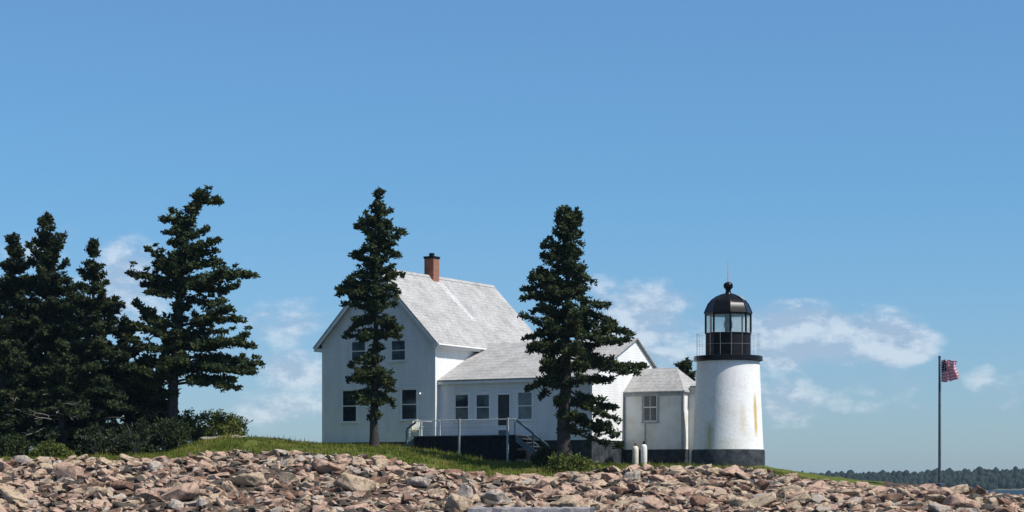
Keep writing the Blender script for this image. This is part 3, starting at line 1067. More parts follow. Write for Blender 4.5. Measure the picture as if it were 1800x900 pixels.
def leaf_cards(centres, radii, per, length, width, rng, flat=0.6, up=0.25):
    """needle sprays: rhombus cards scattered through small clumps"""
    c = np.repeat(np.asarray(centres), per, axis=0)
    r = np.repeat(np.asarray(radii), per)[:, None]
    n = len(c)
    o = rng.normal(size=(n, 3)); o /= np.linalg.norm(o, axis=1)[:, None]
    rad = rng.uniform(0.25, 1.0, size=(n, 1))
    off = o * rad * r
    off[:, 2] *= flat
    p = c + off
    d = o * 0.8 + rng.normal(size=(n, 3)) * 0.6
    d[:, 2] = d[:, 2] * 0.7 + up
    d /= np.linalg.norm(d, axis=1)[:, None]
    s = np.cross(d, rng.normal(size=(n, 3)))
    s /= np.linalg.norm(s, axis=1)[:, None] + 1e-9
    L = length * rng.uniform(0.6, 1.25, size=(n, 1)); Wd = width * rng.uniform(0.7, 1.3, size=(n, 1))
    a = p - d * L * 0.5; b = p + s * Wd * 0.5; e = p + d * L * 0.5; f = p - s * Wd * 0.5
    V = np.stack([a, b, e, f], 1).reshape(-1, 3)
    F = np.arange(n * 4).reshape(-1, 4)
    return V, F


def conifer(name, label, group, trunk_px, Y, env, seed, mat='spruce', trunk_r=0.28, limbs=None, spacing=0.42, n_per=(5, 8), dead=None, per=20, bare_below=None, clump=0.30, top_slope=0.7, low_slope=-0.18, thin=1.0, lift=0.2):
    """trunk_px: [(px,py)] bottom to top. env: [(py, left_px, right_px)] extents in photo px from the trunk, measured at depth Y."""
    rng = np.random.default_rng(seed)
    m = Y / FP
    bx = trunk_px[0][0]
    gzb = ground_z(bx, Y)
    base = Vector((X_(bx, Y), Y, gzb))
    tp = [Vector((X_(px, Y), Y + 0.0, Z_(py, Y))) - base for px, py in trunk_px]
    tp[0].z = -0.4
    hs = [p.z for p in tp]; xs_ = [p.x for p in tp]
    H = hs[-1]
    def tx(z): return float(np.interp(z, hs, xs_))
    ez = [Z_(e[0], Y) - base.z for e in env][::-1]
    el = [e[1] * m for e in env][::-1]; er = [e[2] * m for e in env][::-1]
    root = empty(name, base)
    tag(root, label, 'tree', group)
    bmt = NB()
    n = 16
    zz = np.linspace(-0.4, H, n)
    pts = [Vector((tx(z) + 0.04 * math.sin(z * 1.3 + seed), 0.05 * math.sin(z * 0.9 + seed), z)) for z in zz]
    rad = [max(0.018, trunk_r * (1 - max(0, z) / H) ** 0.85 * (1.0 + 0.55 * math.exp(-max(0, z) * 2.2))) for z in zz]
    tube(bmt, pts, rad, 9)
    cents, crad = [], []

    def limb(h_tip, az, L, slope, dense=1.0):
        ca, sa = math.cos(az), math.sin(az)
        h_at = h_tip - slope * L
        h_at = min(max(h_at, 0.3), H - 0.15)
        x0 = tx(h_at)
        nseg = 6
        sag = rng.normal() * 0.05 * L + 0.01 * L
        wob = rng.uniform(0, 6.28)
        P_ = []
        bend = rng.normal() * 0.10
        for i in range(nseg + 1):
            t_ = i / nseg
            a2 = az + bend * t_
            z = h_at + (h_tip - h_at) * t_ - sag * math.sin(math.pi * t_) * (1 - 0.3 * t_) + 0.035 * L * math.sin(5 * t_ + wob) * t_ + 0.03 * L * t_ ** 4
            P_.append(Vector((x0 + math.cos(a2) * L * t_, math.sin(a2) * L * t_, z)))
        r0 = min(trunk_r * 0.42, 0.022 + 0.018 * L)
        tube(bmt, P_, [max(0.008, r0 * (1 - 0.85 * i / nseg)) for i in range(nseg + 1)], 5)
        # foliage on the limb and its side twigs
        t_ = 0.26 if L > 1.2 else 0.08
        while t_ <= 1.0:
            f = t_ * nseg; i = min(int(f), nseg - 1)
            p = P_[i].lerp(P_[i + 1], f - i)
            tw = (0.33 * L * (1 - t_) ** 0.8 + 0.12) * rng.uniform(0.6, 1.15)
            tw = min(tw, 1.3)
            for s in (-1, 1):
                if rng.random() > 0.92 * dense * thin: continue
                k = max(1, int(tw / 0.30) + 1)
                aa = az + s * rng.uniform(0.7, 1.25)
                for q in range(k):
                    dd = tw * (q + 0.6) / k
                    cp = p + Vector((math.cos(aa) * dd, math.sin(aa) * dd, rng.normal() * 0.06 - 0.10 * dd + 0.05))
                    cents.append(cp); crad.append(clump * rng.uniform(0.7, 1.15) * (1 - 0.25 * t_))
            if rng.random() < lift:
                cents.append(p + Vector((rng.normal() * 0.15, rng.normal() * 0.15, rng.uniform(0.2, 0.55)))); crad.append(clump * rng.uniform(0.55, 0.9))
            if rng.random() < 0.9 * dense:
                cents.append(p + Vector((0, 0, 0.05))); crad.append(clump * rng.uniform(0.65, 1.0))
            t_ += 0.30 / max(L, 0.3) * rng.uniform(0.85, 1.2)
        cents.append(P_[-1]); crad.append(clump * 0.8)

    zlo, zhi = ez[0], ez[-1]
    h = zlo
    while h < zhi:
        f = (h - zlo) / (zhi - zlo)
        n_b = rng.integers(n_per[0], n_per[1] + 1)
        if f > 0.85: n_b = max(4, n_b - 2)
        a0 = rng.uniform(0, 6.28)
        for k in range(n_b):
            az = a0 + 6.283 * k / n_b + rng.normal() * 0.22
            hh = h + rng.uniform(-0.2, 0.2)
            l_ = float(np.interp(hh, ez, el)); r_ = float(np.interp(hh, ez, er))
            c = math.cos(az)
            side = r_ if c > 0 else l_
            L = side * c * c + 0.5 * (l_ + r_) * (1 - c * c)
            if L <= 0.12: continue
            L = max(0.15, L - 0.16) * rng.uniform(0.45, 1.15) ** 0.8
            slope = low_slope + (top_slope - low_slope) * f ** 1.6 + rng.normal() * 0.06
            limb(hh, az, L, slope)
        h += spacing * rng.uniform(0.65, 1.4) * (1.2 - 0.45 * f)
    # leader at the tip
    for q in range(4):
        z = H - 0.05 - 0.22 * q
        cents.append(Vector((tx(z), 0, z))); crad.append(0.10 + 0.06 * q)
    if limbs:
        for (py_at, px_tip, py_tip, az_j, dens) in limbs:
            z_at = Z_(py_at, Y) - base.z; zt_ = Z_(py_tip, Y) - base.z
            x_at = tx(z_at); dx = X_(px_tip, Y) - base.x - x_at
            az = (0 if dx > 0 else math.pi) + az_j
            L = max(0.3, abs(dx) - 0.2) / max(0.4, abs(math.cos(az_j)))
            limb(zt_, az, L, (zt_ - z_at) / L, dens)
    build('trunk', bmt, M['bark'], root, 60)
    if dead:
        bmd = NB()
        for (z_, az, L, dr) in dead:
            p0 = Vector((tx(z_), 0, z_))
            P_ = [p0]
            for i in range(1, 7):
                t_ = i / 6
                P_.append(p0 + Vector((math.cos(az) * L * t_ + rng.normal() * 0.05, math.sin(az) * L * t_ + rng.normal() * 0.05, dr * L * t_ - 0.15 * L * t_ * t_ + rng.normal() * 0.05)))
            tube(bmd, P_, [0.035 * (1 - 0.8 * i / 6) + 0.006 for i in range(7)], 5)
            for i in (2, 3, 4, 5):
                s = rng.choice((-1, 1))
                q = P_[i]
                e = q + Vector((math.cos(az + s * 0.8) * 0.5, math.sin(az + s * 0.8) * 0.5, rng.uniform(-0.25, 0.3)))
                bar(bmd, q, e, 0.018, 4, 0.006)
        build('dead_limbs', bmd, M['deadwood'], root)
    V, F = leaf_cards([tuple(c) for c in cents], crad, per, 0.30, 0.12, rng, 0.78)
    build_np('crown', V, F, M[mat], root)
    return root


GR = 'dark spruces crowding the left end of the island'
T = conifer
# the big open pine-like spruce
pine_limbs = [
    (352, 392, 357, 0.15, 1), (362, 372, 345, -0.3, 1), (372, 345, 340, 0.4, 1),
    (395, 282, 388, 0.2, 1), (392, 296, 372, -0.3, 0.9), (410, 285, 412, 0.3, 0.8),
    (418, 366, 405, 0.3, 1), (440, 392, 424, -0.15, 1), (450, 382, 440, 0.35, 0.9),
    (470, 256, 441, 0.2, 1), (478, 262, 462, -0.35, 1), (470, 396, 462, 0.2, 1),
    (498, 222, 480, 0.1, 1), (505, 238, 497, -0.4, 1), (518, 258, 520, 0.5, 0.8),
    (512, 454, 487, 0.08, 1), (508, 425, 500, 0.4, 1), (505, 410, 478, -0.4, 1), (520, 396, 530, 0.2, 0.9),
    (575, 232, 537, 0.1, 1), (578, 240, 556, -0.4, 1), (585, 225, 575, 0.3, 1),
    (572, 432, 562, 0.12, 1), (575, 418, 548, -0.3, 1), (588, 405, 578, 0.5, 0.8),
    (615, 438, 596, 0.15, 1), (618, 455, 612, -0.3, 1), (625, 466, 640, 0.1, 1), (640, 440, 652, 0.5, 1), (632, 462, 655, -0.2, 0.9),
    (618, 222, 600, 0.2, 1), (640, 226, 634, -0.2, 0.9), (668, 228, 672, 0.1, 0.9), (684, 232, 697, -0.35, 0.8), (672, 215, 655, 0.4, 0.9),
    (672, 415, 672, 0.1, 0.9), (676, 432, 684, -0.25, 0.6), (690, 265, 705, 0.5, 0.8),
    (600, 340, 588, 1.15, 0.9), (600, 280, 590, -1.15, 0.9), (500, 340, 488, 1.2, 1), (498, 295, 490, -1.2, 1), (450, 340, 440, -1.2, 1), (540, 335, 540, 1.2, 0.6), (640, 345, 640, -1.2, 0.8), (650, 280, 650, 1.2, 0.8),
]
T('pine_tree', 'tall open crowned pine with bent tip and tiered boughs, right of the dark spruces', None,
  [(299, 790), (303, 700), (311, 610), (316, 520), (318, 460), (328, 400), (343, 362), (350, 332)], 121.0,
  [(340, 6, 10), (372, 16, 16), (400, 30, 20), (440, 30, 40), (470, 38, 50), (500, 46, 50), (515, 10, 10), (560, 14, 14), (600, 45, 50), (640, 34, 44), (680, 40, 14), (690, 10, 4)], 5,
  'spruce', 0.36, limbs=pine_limbs, spacing=0.75, n_per=(4, 6), low_slope=-0.02, clump=0.33, per=22, lift=0.5)
# gable spruce
T('spruce_tree', 'slender dark spruce growing in front of the white house gable', None,
  [(657, 786), (658, 740), (661, 600), (664, 480), (666, 400), (667, 333)], 122.0,
  [(338, 5, 5), (350, 12, 13), (366, 26, 22), (385, 34, 28), (397, 47, 30), (408, 32, 52), (425, 30, 46), (440, 46, 34), (452, 58, 46), (470, 40, 50), (486, 42, 48), (500, 66, 40), (520, 80, 38), (535, 62, 40),
   (560, 48, 38), (580, 55, 52), (595, 52, 50), (606, 14, 16), (632, 12, 14), (642, 42, 18), (660, 55, 30), (680, 48, 46), (700, 58, 50), (718, 42, 40), (730, 22, 26), (738, 0, 0)], 21,
  'spruce', 0.24, spacing=0.70, n_per=(4, 6), clump=0.32, low_slope=-0.18, thin=0.66, per=20, limbs=[
    (392, 622, 400, 0.1, 1), (400, 714, 410, -0.1, 1), (432, 612, 452, 0.15, 1), (440, 706, 450, 0.2, 1), (470, 712, 486, -0.15, 1), (500, 590, 520, 0.1, 1), (492, 596, 508, -0.3, 1), (488, 608, 494, 0.4, 1),
    (550, 604, 590, 0.15, 1), (560, 712, 580, -0.1, 1), (566, 706, 594, 0.3, 1), (620, 612, 646, 0.2, 1), (640, 606, 668, -0.2, 1), (668, 702, 690, -0.1, 1), (680, 610, 700, 0.15, 1), (690, 698, 714, 0.3, 1)])
# big spruce right of the deck
T('spruce_tree', 'broad tall dark spruce beside the deck stairs, partly hiding the white wing', None,
  [(992, 818), (992, 740), (995, 640), (997, 520), (998, 440), (1000, 366)], 117.0,
  [(366, 8, 8), (376, 24, 26), (392, 28, 30), (410, 34, 26), (425, 50, 30), (440, 52, 30), (455, 40, 36), (470, 50, 40), (488, 72, 58), (505, 78, 56), (525, 88, 62), (545, 72, 78), (560, 80, 76), (575, 74, 96), (590, 88, 108), (605, 90, 126),
   (622, 76, 110), (640, 56, 118), (655, 46, 148), (668, 58, 110), (685, 78, 80), (700, 26, 72), (720, 8, 60), (740, 6, 50), (760, 5, 40), (780, 4, 24), (792, 0, 0)], 33,
  'spruce', 0.42, spacing=0.72, n_per=(5, 7), clump=0.34, low_slope=-0.10, thin=0.70, per=20, limbs=[
    (385, 1027, 379, 0.1, 1), (395, 974, 378, 0.2, 1), (440, 948, 430, 0.1, 1), (452, 946, 450, -0.3, 0.8), (480, 926, 490, 0.1, 1), (500, 918, 508, -0.25, 1), (515, 912, 528, 0.15, 1), (530, 930, 548, -0.4, 0.9),
    (480, 1052, 495, 0.15, 1), (520, 1076, 540, -0.1, 1), (535, 1092, 566, 0.2, 1), (560, 1118, 592, 0.08, 1), (575, 1112, 606, -0.3, 1), (570, 914, 602, 0.1, 1), (580, 922, 622, -0.25, 1),
    (610, 1142, 652, 0.06, 1), (620, 1122, 662, -0.25, 0.9), (628, 1100, 645, 0.4, 1), (645, 922, 686, 0.2, 0.9), (660, 945, 700, -0.3, 0.7), (680, 1088, 716, 0.15, 1), (705, 1092, 740, -0.2, 1), (730, 1094, 768, 0.1, 1), (745, 1096, 790, -0.15, 0.9), (720, 1080, 752, 0.4, 0.9)])
_b = wld(lx(1204, wy_back + 2.0), wy_back + 2.0)
T('spruce_tree', 'small bushy dark tree peeking out between the workroom roof and the tower', None,
  [(1203, 815), (1204, 740), (1206, 636)], _b.y,
  [(636, 14, 14), (642, 22, 16), (652, 30, 18), (665, 30, 20), (690, 26, 18), (730, 26, 22), (780, 20, 18)], 52, 'spruce_dark', 0.16, spacing=0.5, n_per=(5, 7), clump=0.30, low_slope=-0.05, per=24)
# left group
left = [
    ('tallest spruce of the dark left group, second peak from the left edge', 82, 374, 800, 122.5, [(376, 6, 8), (392, 22, 18), (402, 40, 24), (416, 18, 44), (432, 46, 30), (460, 28, 34), (480, 42, 38), (500, 40, 52), (530, 48, 46), (560, 60, 52), (600, 70, 60), (660, 78, 70), (720, 80, 80), (770, 76, 76), (790, 30, 30)], 41),
    ('spruce cut by the left edge of the photo, its top lower than its neighbour', 24, 410, 800, 124.0, [(412, 4, 6), (422, 16, 12), (445, 20, 22), (480, 34, 34), (520, 46, 44), (580, 62, 60), (650, 75, 70), (740, 85, 80), (785, 40, 40)], 42),
    ('narrow pointed spruce of the dark left group, nearest the open pine', 164, 424, 800, 120.5, [(428, 4, 4), (440, 12, 12), (455, 14, 18), (478, 32, 24), (500, 28, 30), (525, 44, 36), (560, 52, 48), (600, 60, 56), (650, 68, 66), (720, 74, 74), (770, 70, 70), (790, 30, 30)], 43),
    ('low spruce filling the gap between the pointed spruce and the open pine', 222, 560, 800, 123.5, [(562, 5, 5), (580, 24, 18), (610, 44, 28), (650, 60, 40), (700, 70, 56), (760, 70, 60), (790, 40, 40)], 44),
    ('squat dark spruce filling the shade under the left boughs of the open pine', 262, 640, 797, 123.0, [(642, 6, 6), (655, 30, 24), (690, 46, 36), (740, 56, 44), (785, 40, 36)], 48),
    ('half hidden dark spruce behind and between the tallest and the narrow pointed spruce', 122, 505, 798, 127.0, [(508, 6, 6), (540, 34, 32), (600, 66, 66), (680, 80, 80), (760, 80, 80), (785, 40, 40)], 45),
    ('low spruce at the far left edge standing in front of the taller ones', 2, 560, 802, 119.0, [(562, 6, 6), (590, 26, 28), (640, 44, 46), (700, 58, 60), (760, 60, 64), (792, 30, 30)], 46),
    ('low dark spruce in front below the tallest spruce of the left group', 108, 600, 802, 118.5, [(602, 6, 6), (630, 26, 26), (680, 42, 44), (740, 56, 58), (792, 40, 40)], 47),
]
for (lab, px, top, bot, Y, env, sd) in left:
    env = [(p_, a_ * (1.0 + 0.30 * min(1, max(0, (p_ - 430) / 120))), b_ * (1.0 + 0.30 * min(1, max(0, (p_ - 430) / 120)))) for p_, a_, b_ in env]
    rng = np.random.default_rng(sd)
    dead = [(rng.uniform(0.8, 3.4), R(270) + rng.normal() * 0.7, rng.uniform(1.2, 2.6), rng.uniform(-0.15, 0.25)) for _ in range(9)]
    T('spruce_tree', lab, GR, [(px + 3, bot), (px + 2, (bot + top) / 2), (px, top)], Y, env, sd, 'spruce_dark', 0.26, spacing=0.66, n_per=(4, 7), dead=dead, clump=0.32, thin=0.82, low_slope=-0.2, per=22)


def shrub(name, label, px, py_top, w_px, Y, seed, mat='shrub', group=None, twigs=None, per=18, leaf=(0.17, 0.09)):
    rng = np.random.default_rng(seed)
    g = ground_z(px, Y)
    base = Vector((X_(px, Y), Y, g))
    H = Z_(py_top, Y) - g
    Rw = w_px * Y / FP / 2
    root = empty(name, base)
    tag(root, label, 'shrub', group)
    bm = NB()
    cents, cr = [], []
    for i in range(26):
        az = rng.uniform(0, 6.28); q = rng.uniform(0.25, 1.0)
        hh = H * rng.uniform(0.45, 1.0) * math.sqrt(max(0.05, 1 - 0.7 * q * q))
        e = Vector((math.cos(az) * Rw * q, math.sin(az) * Rw * q * 0.8, hh))
        mid = Vector((e.x * 0.35, e.y * 0.35, hh * 0.6))
        tube(bm, [Vector((e.x * 0.06, e.y * 0.06, -0.1)), mid, e], [0.04, 0.025, 0.008], 5)
        for k in range(7):
            t_ = rng.uniform(0.35, 1.0)
            p = mid.lerp(e, t_) + Vector(rng.normal(size=3) * 0.16)
            p.z = max(p.z, 0.12)
            cents.append(tuple(p)); cr.append(rng.uniform(0.20, 0.34))
    # low skirt of leaves
    for i in range(50):
        az = rng.uniform(0, 6.28); q = math.sqrt(rng.random())
        cents.append((math.cos(az) * Rw * q, math.sin(az) * Rw * q * 0.8, H * rng.uniform(0.08, 0.5) * (1 - 0.5 * q))); cr.append(rng.uniform(0.22, 0.34))
    build('stems', bm, M['deadwood' if twigs else 'bark'], root)
    V, F = leaf_cards(cents, cr, per, leaf[0], leaf[1], rng, 0.85, 0.15)
    build_np('leaves', V, F, M[mat], root)
    return root


shrub('shrub', 'rounded green shrub behind the pale ledge, right of the pine trunk', 398, 722, 74, 124.5, 61)
shrub('shrub', 'bushy green shrub directly right of the open pine trunk', 345, 716, 80, 123.5, 62)
shrub('shrub', 'dark bush growing around the foot of the open pine trunk', 300, 732, 90, 119.5, 63, 'spruce')
shrub('shrub', 'twiggy dark bush with bare grey stems left of the pine trunk', 238, 735, 90, 118.2, 64, 'spruce_dark', twigs=1, per=9)
shrub('shrub', 'twiggy dark bush in the deepest gloom under the pointed spruce', 172, 748, 90, 117.8, 65, 'spruce_dark', twigs=1, per=9)
shrub('shrub', 'low green bush at the top of the rocks under the low front spruce', 92, 782, 70, 116.2, 66, 'shrub')
shrub('shrub', 'low dark bush at the far left edge above the rocks', 18, 765, 80, 116.8, 67, 'spruce')
shrub('shrub', 'small dark bush at the foot of the right deck stairs', 962, 786, 46, 118.6, 68, 'spruce')
shrub('shrub', 'low green bush around the foot of the broad spruce beside the deck', 1006, 803, 90, 115.6, 69, 'shrub')

# ------------------------------------------------------------------ grass
rng = np.random.default_rng(90)
N = 80000
px = rng.uniform(-40, 1560, N); Y = 112.4 + rng.uniform(0, 1, N) ** 1.3 * 13.5
X = (px - 900) * Y / FP
Zg = np.array([ground_z(a_, b_) for a_, b_ in zip(px, Y)]) + np.array([0.10 * mnoise.fractal(Vector((a_ * 0.5, b_ * 0.5, 0)), 1.0, 2.0, 4) for a_, b_ in zip(X, Y)])
keep = np.array([mnoise.noise(Vector((a_ * 0.8, b_ * 0.8, 7))) for a_, b_ in zip(X, Y)]) > -0.35
keep &= (Y > 113.0) & ~((px > 1010) & (Y > 119.5) & (px < 1340))
inside = np.zeros(N, bool)
rel = np.stack([X - Cn.x, Y - Cn.y], 1)
lxx = rel @ np.array([u.x, u.y]); lyy = rel @ np.array([v.x, v.y])
inside |= (lxx > W0 - 0.1) & (lxx < 0.1) & (lyy > -0.1)
inside |= (lxx > xd0 - 0.1) & (lxx < xd1 + 0.1) & (lyy > deck_y - 0.1)
inside |= (lxx > 0) & (lyy > EY - 0.1)
keep &= ~inside
X, Y, Zg = X[keep], Y[keep], Zg[keep]
n = len(X)
hgt = rng.uniform(0.05, 0.17, n) * np.array([1 + 1.5 * max(0, mnoise.noise(Vector((a_ * 0.6, b_ * 0.6, 3)))) for a_, b_ in zip(X, Y)]) * (1 + 1.0 * (rng.random(n) < 0.05))
az = rng.uniform(0, 6.283, n); wd = rng.uniform(0.015, 0.035, n)
lean = rng.uniform(0.0, 0.12, n); la = rng.uniform(0, 6.283, n)
A = np.stack([X - np.cos(az) * wd, Y - np.sin(az) * wd, Zg - 0.03], 1)
B = np.stack([X + np.cos(az) * wd, Y + np.sin(az) * wd, Zg - 0.03], 1)
Tt = np.stack([X + np.cos(la) * lean, Y + np.sin(la) * lean, Zg + hgt], 1)
V = np.stack([A, B, Tt], 1).reshape(-1, 3)
tag(build_np('grass', V, np.arange(n * 3).reshape(-1, 3), M['grass']), 'short green and straw tinted grass on the slope above the rocks', 'grass', kind='stuff')

# ------------------------------------------------------------------ rocks


def rock_mesh(bm, size, rng, npts=16, off=(0, 0, 0), rot=0.0, bev=0.0, tilt=0.22):
    sx, sy, sz = size
    tmp = bmesh.new()
    pw = rng.uniform(0.6, 1.0)
    for _ in range(npts):
        d = rng.normal(size=3); d /= np.linalg.norm(d)
        d = np.sign(d) * np.abs(d) ** pw
        d *= rng.uniform(0.82, 1.05)
        tmp.verts.new((d[0] * sx * 0.5, d[1] * sy * 0.5, d[2] * sz * 0.5))
    res = bmesh.ops.convex_hull(tmp, input=tmp.verts[:])
    junk = [g for g in res['geom_interior'] + res['geom_unused'] if isinstance(g, bmesh.types.BMVert)]
    if junk:
        bmesh.ops.delete(tmp, geom=list(set(junk)), context='VERTS')
    if bev:
        bmesh.ops.dissolve_limit(tmp, angle_limit=R(16), verts=tmp.verts[:], edges=tmp.edges[:])
        bmesh.ops.bevel(tmp, geom=tmp.edges[:], offset=bev * min(size), segments=1, affect='EDGES', clamp_overlap=True)
        bmesh.ops.triangulate(tmp, faces=tmp.faces[:])
        bmesh.ops.subdivide_edges(tmp, edges=tmp.edges[:], cuts=2, use_grid_fill=True)
        sd = rng.uniform(0, 50)
        mnr = min(size)
        tmp.normal_update()
        for q in tmp.verts:
            q.co += q.normal * (mnr * 0.10 * mnoise.fractal(q.co * (1.6 / mnr) + Vector((sd, 0, 0)), 0.9, 2.1, 4))
    M4 = Matrix.Translation(off) @ Matrix.Rotation(rot, 4, 'Z') @ Matrix.Rotation(rng.normal() * tilt, 4, 'X') @ Matrix.Rotation(rng.normal() * tilt, 4, 'Y')
    tmp.transform(M4)
    me = bpy.data.meshes.new('tmp')
    tmp.to_mesh(me); tmp.free()
    bm.from_mesh(me)
    bpy.data.meshes.remove(me)


ZONES = [(90, 'below the leftmost spruces'), (190, 'below the narrow pointed spruce'), (280, 'below the dark twiggy bushes'), (350, 'below the open pine trunk'), (450, 'below the pale ledge'),
         (560, 'below the open lawn gap'), (630, 'below the house left corner'), (700, 'below the gable spruce'), (765, 'below the deck left end'), (850, 'below the left deck post'), (930, 'below the porch door'),
         (1035, 'below the broad spruce'), (1095, 'below the sunlit end wall'), (1150, 'below the gas cylinders'), (1215, 'below the workroom window'), (1280, 'below the tower left half'), (1345, 'below the tower right half'),
         (1440, 'just right of the tower'), (1540, 'below the grassy point'), (1630, 'just left of the flagpole'), (1690, 'below the flagpole'), (9999, 'right of the flagpole')]
ROWS = ['on the crest', 'in the upper rows', 'in the middle rows', 'in the lower rows', 'at the bottom edge']
ORD = ['', 'second ', 'third ', 'fourth ', 'fifth ', 'sixth ', 'seventh ', 'eighth ']
rng = np.random.default_rng(123)
spots = []
tries = 0
NB_ROCK = 290
while len(spots) < NB_ROCK and tries < 60000:
    tries += 1
    if len(spots) < 80:      # crest and near crest first
        Y = rng.uniform(110.3, 112.8)
    else:
        Y = rng.uniform(97.2, 111.0)
    px = rng.uniform(-20, 1835)
    r = rng.choice([0.33, 0.41, 0.49, 0.58, 0.70], p=[0.22, 0.32, 0.26, 0.14, 0.06])
    if len(spots) < 80: r = min(r, 0.41)
    elif len(spots) < 88: r = rng.uniform(0.7, 0.85)
    if 1690 < px: r = min(r, 0.6)
    X = X_(px, Y)
    if any((X - a_) ** 2 + ((Y - b_) * 1.0) ** 2 < (0.78 * (r + c_)) ** 2 for a_, b_, c_, _ in spots): continue
    spots.append((X, Y, r, px))
recs = []
for (X, Y, r, px) in spots:
    sx = 2 * r * rng.uniform(1.05, 1.75); sy = 2 * r * rng.uniform(0.8, 1.1); sz = 2 * r * rng.uniform(0.45, 0.85)
    z = ground_z(px, Y)
    wet = px > 1700
    kind = rng.choice(['pink', 'tan', 'pale grey', 'rust-brown', 'dark'], p=[0.42, 0.32, 0.12, 0.10, 0.04] if not wet else [0.15, 0.15, 0.1, 0.3, 0.3])
    bm = NB()
    rock_mesh(bm, (sx, sy, sz), rng, int(rng.integers(10, 18)), rot=rng.uniform(-0.7, 0.7), bev=0.06, tilt=0.24)
    o = build('boulder', bm, ROCK[str(kind)], None, 32)
    o.location = (X, Y, z + sz * rng.uniform(0.15, 0.36))
    top = z + sz * 0.55
    ppx, ppy = proj((X, Y, top))
    cr = rock_crest(px)
    f = (ppy - cr) / max(10, 900 - cr)
    row = 0 if f < 0.10 else 1 if f < 0.36 else 2 if f < 0.60 else 3 if f < 0.84 else 4
    zone = next(zn for lim, zn in ZONES if ppx < lim)
    sz_w = 'large' if r > 0.55 else 'small' if r < 0.36 else 'flat' if sz / sx < 0.47 else 'blocky'
    recs.append((sz_w, str(kind), row, zone, ppx, o))
from collections import defaultdict
grp = defaultdict(list)
for rc in recs: grp[rc[:4]].append(rc)
for key, lst in grp.items():
    lst.sort(key=lambda q: q[4])
    for i, rc in enumerate(lst):
        sz_w, kind, row, zone = key
        if len(lst) == 1:
            lab = f'{sz_w} {kind} boulder {ROWS[row]} of the bank, {zone}'
        else:
            o_ = 'first ' if i == 0 else ORD[i]
            lab = f'{o_}{sz_w} {kind} boulder from left {ROWS[row]}, {zone}'
        tag(rc[5], lab, 'boulder', 'granite boulders piled along the shore bank')
# rubble between
bms = {k: NB() for k in ('pink', 'tan', 'rust-brown')}
bm_all = NB()
for i in range(4000):
    Y = rng.uniform(96.5, 113.3); px = rng.uniform(-60, 1860)
    s = rng.uniform(0.22, 0.66)
    rock_mesh(bm_all, (s * rng.uniform(1, 1.8), s, s * rng.uniform(0.45, 0.8)), rng, 12, tilt=0.3, off=(X_(px, Y), Y, ground_z(px, Y) + s * 0.15), rot=rng.uniform(-0.9, 0.9))
for f in bm_all.faces:
    pass
rb_o = build('rubble', bm_all, [ROCK['pink'], ROCK['tan'], ROCK['pale grey'], ROCK['rust-brown'], ROCK['dark']])
# colour per stone: stones are separate islands, hash their position
me = rb_o.data
mi = np.zeros(len(me.polygons), dtype=np.int32)
cen = np.zeros(len(me.polygons) * 3, dtype=np.float32); me.polygons.foreach_get('center', cen); cen = cen.reshape(-1, 3)
cell = np.floor(cen[:, 0] / 0.45).astype(int) * 7919 + np.floor(cen[:, 1] / 0.45).astype(int) * 104729
mi = np.array([(0, 1, 0, 1, 2, 0, 4, 3, 3, 4)[abs(int(c * 2654435761)) % 997 % 10] for c in cell], dtype=np.int32)  # rust and dark stones mixed in so gaps read as shaded
me.polygons.foreach_set('material_index', mi)
tag(rb_o, 'small broken stones filling the gaps between the boulders', 'rubble', kind='stuff')

# pale ledge on the lawn crest, and the flat grey ledge at the bottom edge
bm = NB()
rr_ = np.random.default_rng(5)
rock_mesh(bm, (2.9, 2.0, 0.6), rr_, 40, bev=0.04, tilt=0.03)
o = build('rock_ledge', bm, ROCK['pale grey'])
o.location = (X_(393, 120.5), 120.5, Z_(768, 120.5) - 0.12)
tag(o, 'long pale flat ledge on the grassy crest, right of the pine', 'ledge')
bm = NB()
Yl = 95.2
x0, x1 = X_(822, Yl), X_(1045, Yl)
zl_ = Z_(892.5, Yl)
nseg = 26
rowsv = []
for (yy, zz) in ((Yl, -0.8), (Yl - 0.02, -0.25), (Yl + 0.02, -0.03), (Yl + 0.12, 0.0), (Yl + 1.2, 0.03), (Yl + 1.3, -0.6)):
    rowsv.append([bm.verts.new((x0 + (x1 - x0) * i / nseg, yy + 0.12 * mnoise.noise(Vector((i * 0.5, yy, 2))), zl_ + zz + 0.10 * mnoise.noise(Vector((i * 0.6, yy * 2, 9))))) for i in range(nseg + 1)])
for j in range(len(rowsv) - 1):
    for i in range(nseg):
        bm.faces.new((rowsv[j][i], rowsv[j][i + 1], rowsv[j + 1][i + 1], rowsv[j + 1][i]))
bm.faces.new([r_[0] for r_ in rowsv]); bm.faces.new([r_[-1] for r_ in rowsv][::-1])
o = build('stone_slab', bm, M['ledge'])
tag(o, 'long flat grey slab along the bottom edge in front of the boulders', 'slab')

# ------------------------------------------------------------------ air
t = bpy.data.materials.new('sea_air')
t.use_nodes = True
nt = t.node_tree
nt.nodes.clear()
out = nt.nodes.new('ShaderNodeOutputMaterial')
vol = nt.nodes.new('ShaderNodeVolumePrincipled')
vol.inputs['Color'].default_value = (0.55, 0.78, 1.0, 1)
vol.inputs['Density'].default_value = 0.00007
vol.inputs['Anisotropy'].default_value = 0.2
nt.links.new(vol.outputs[0], out.inputs['Volume'])
bm = NB()
box(bm, -5300, 5300, -160, 5300, -4.2, 34)
hz = build('haze', bm, t)
tag(hz, kind='stuff')
hz['label'] = 'thin blue sea haze over the whole view'
hz['category'] = 'haze'

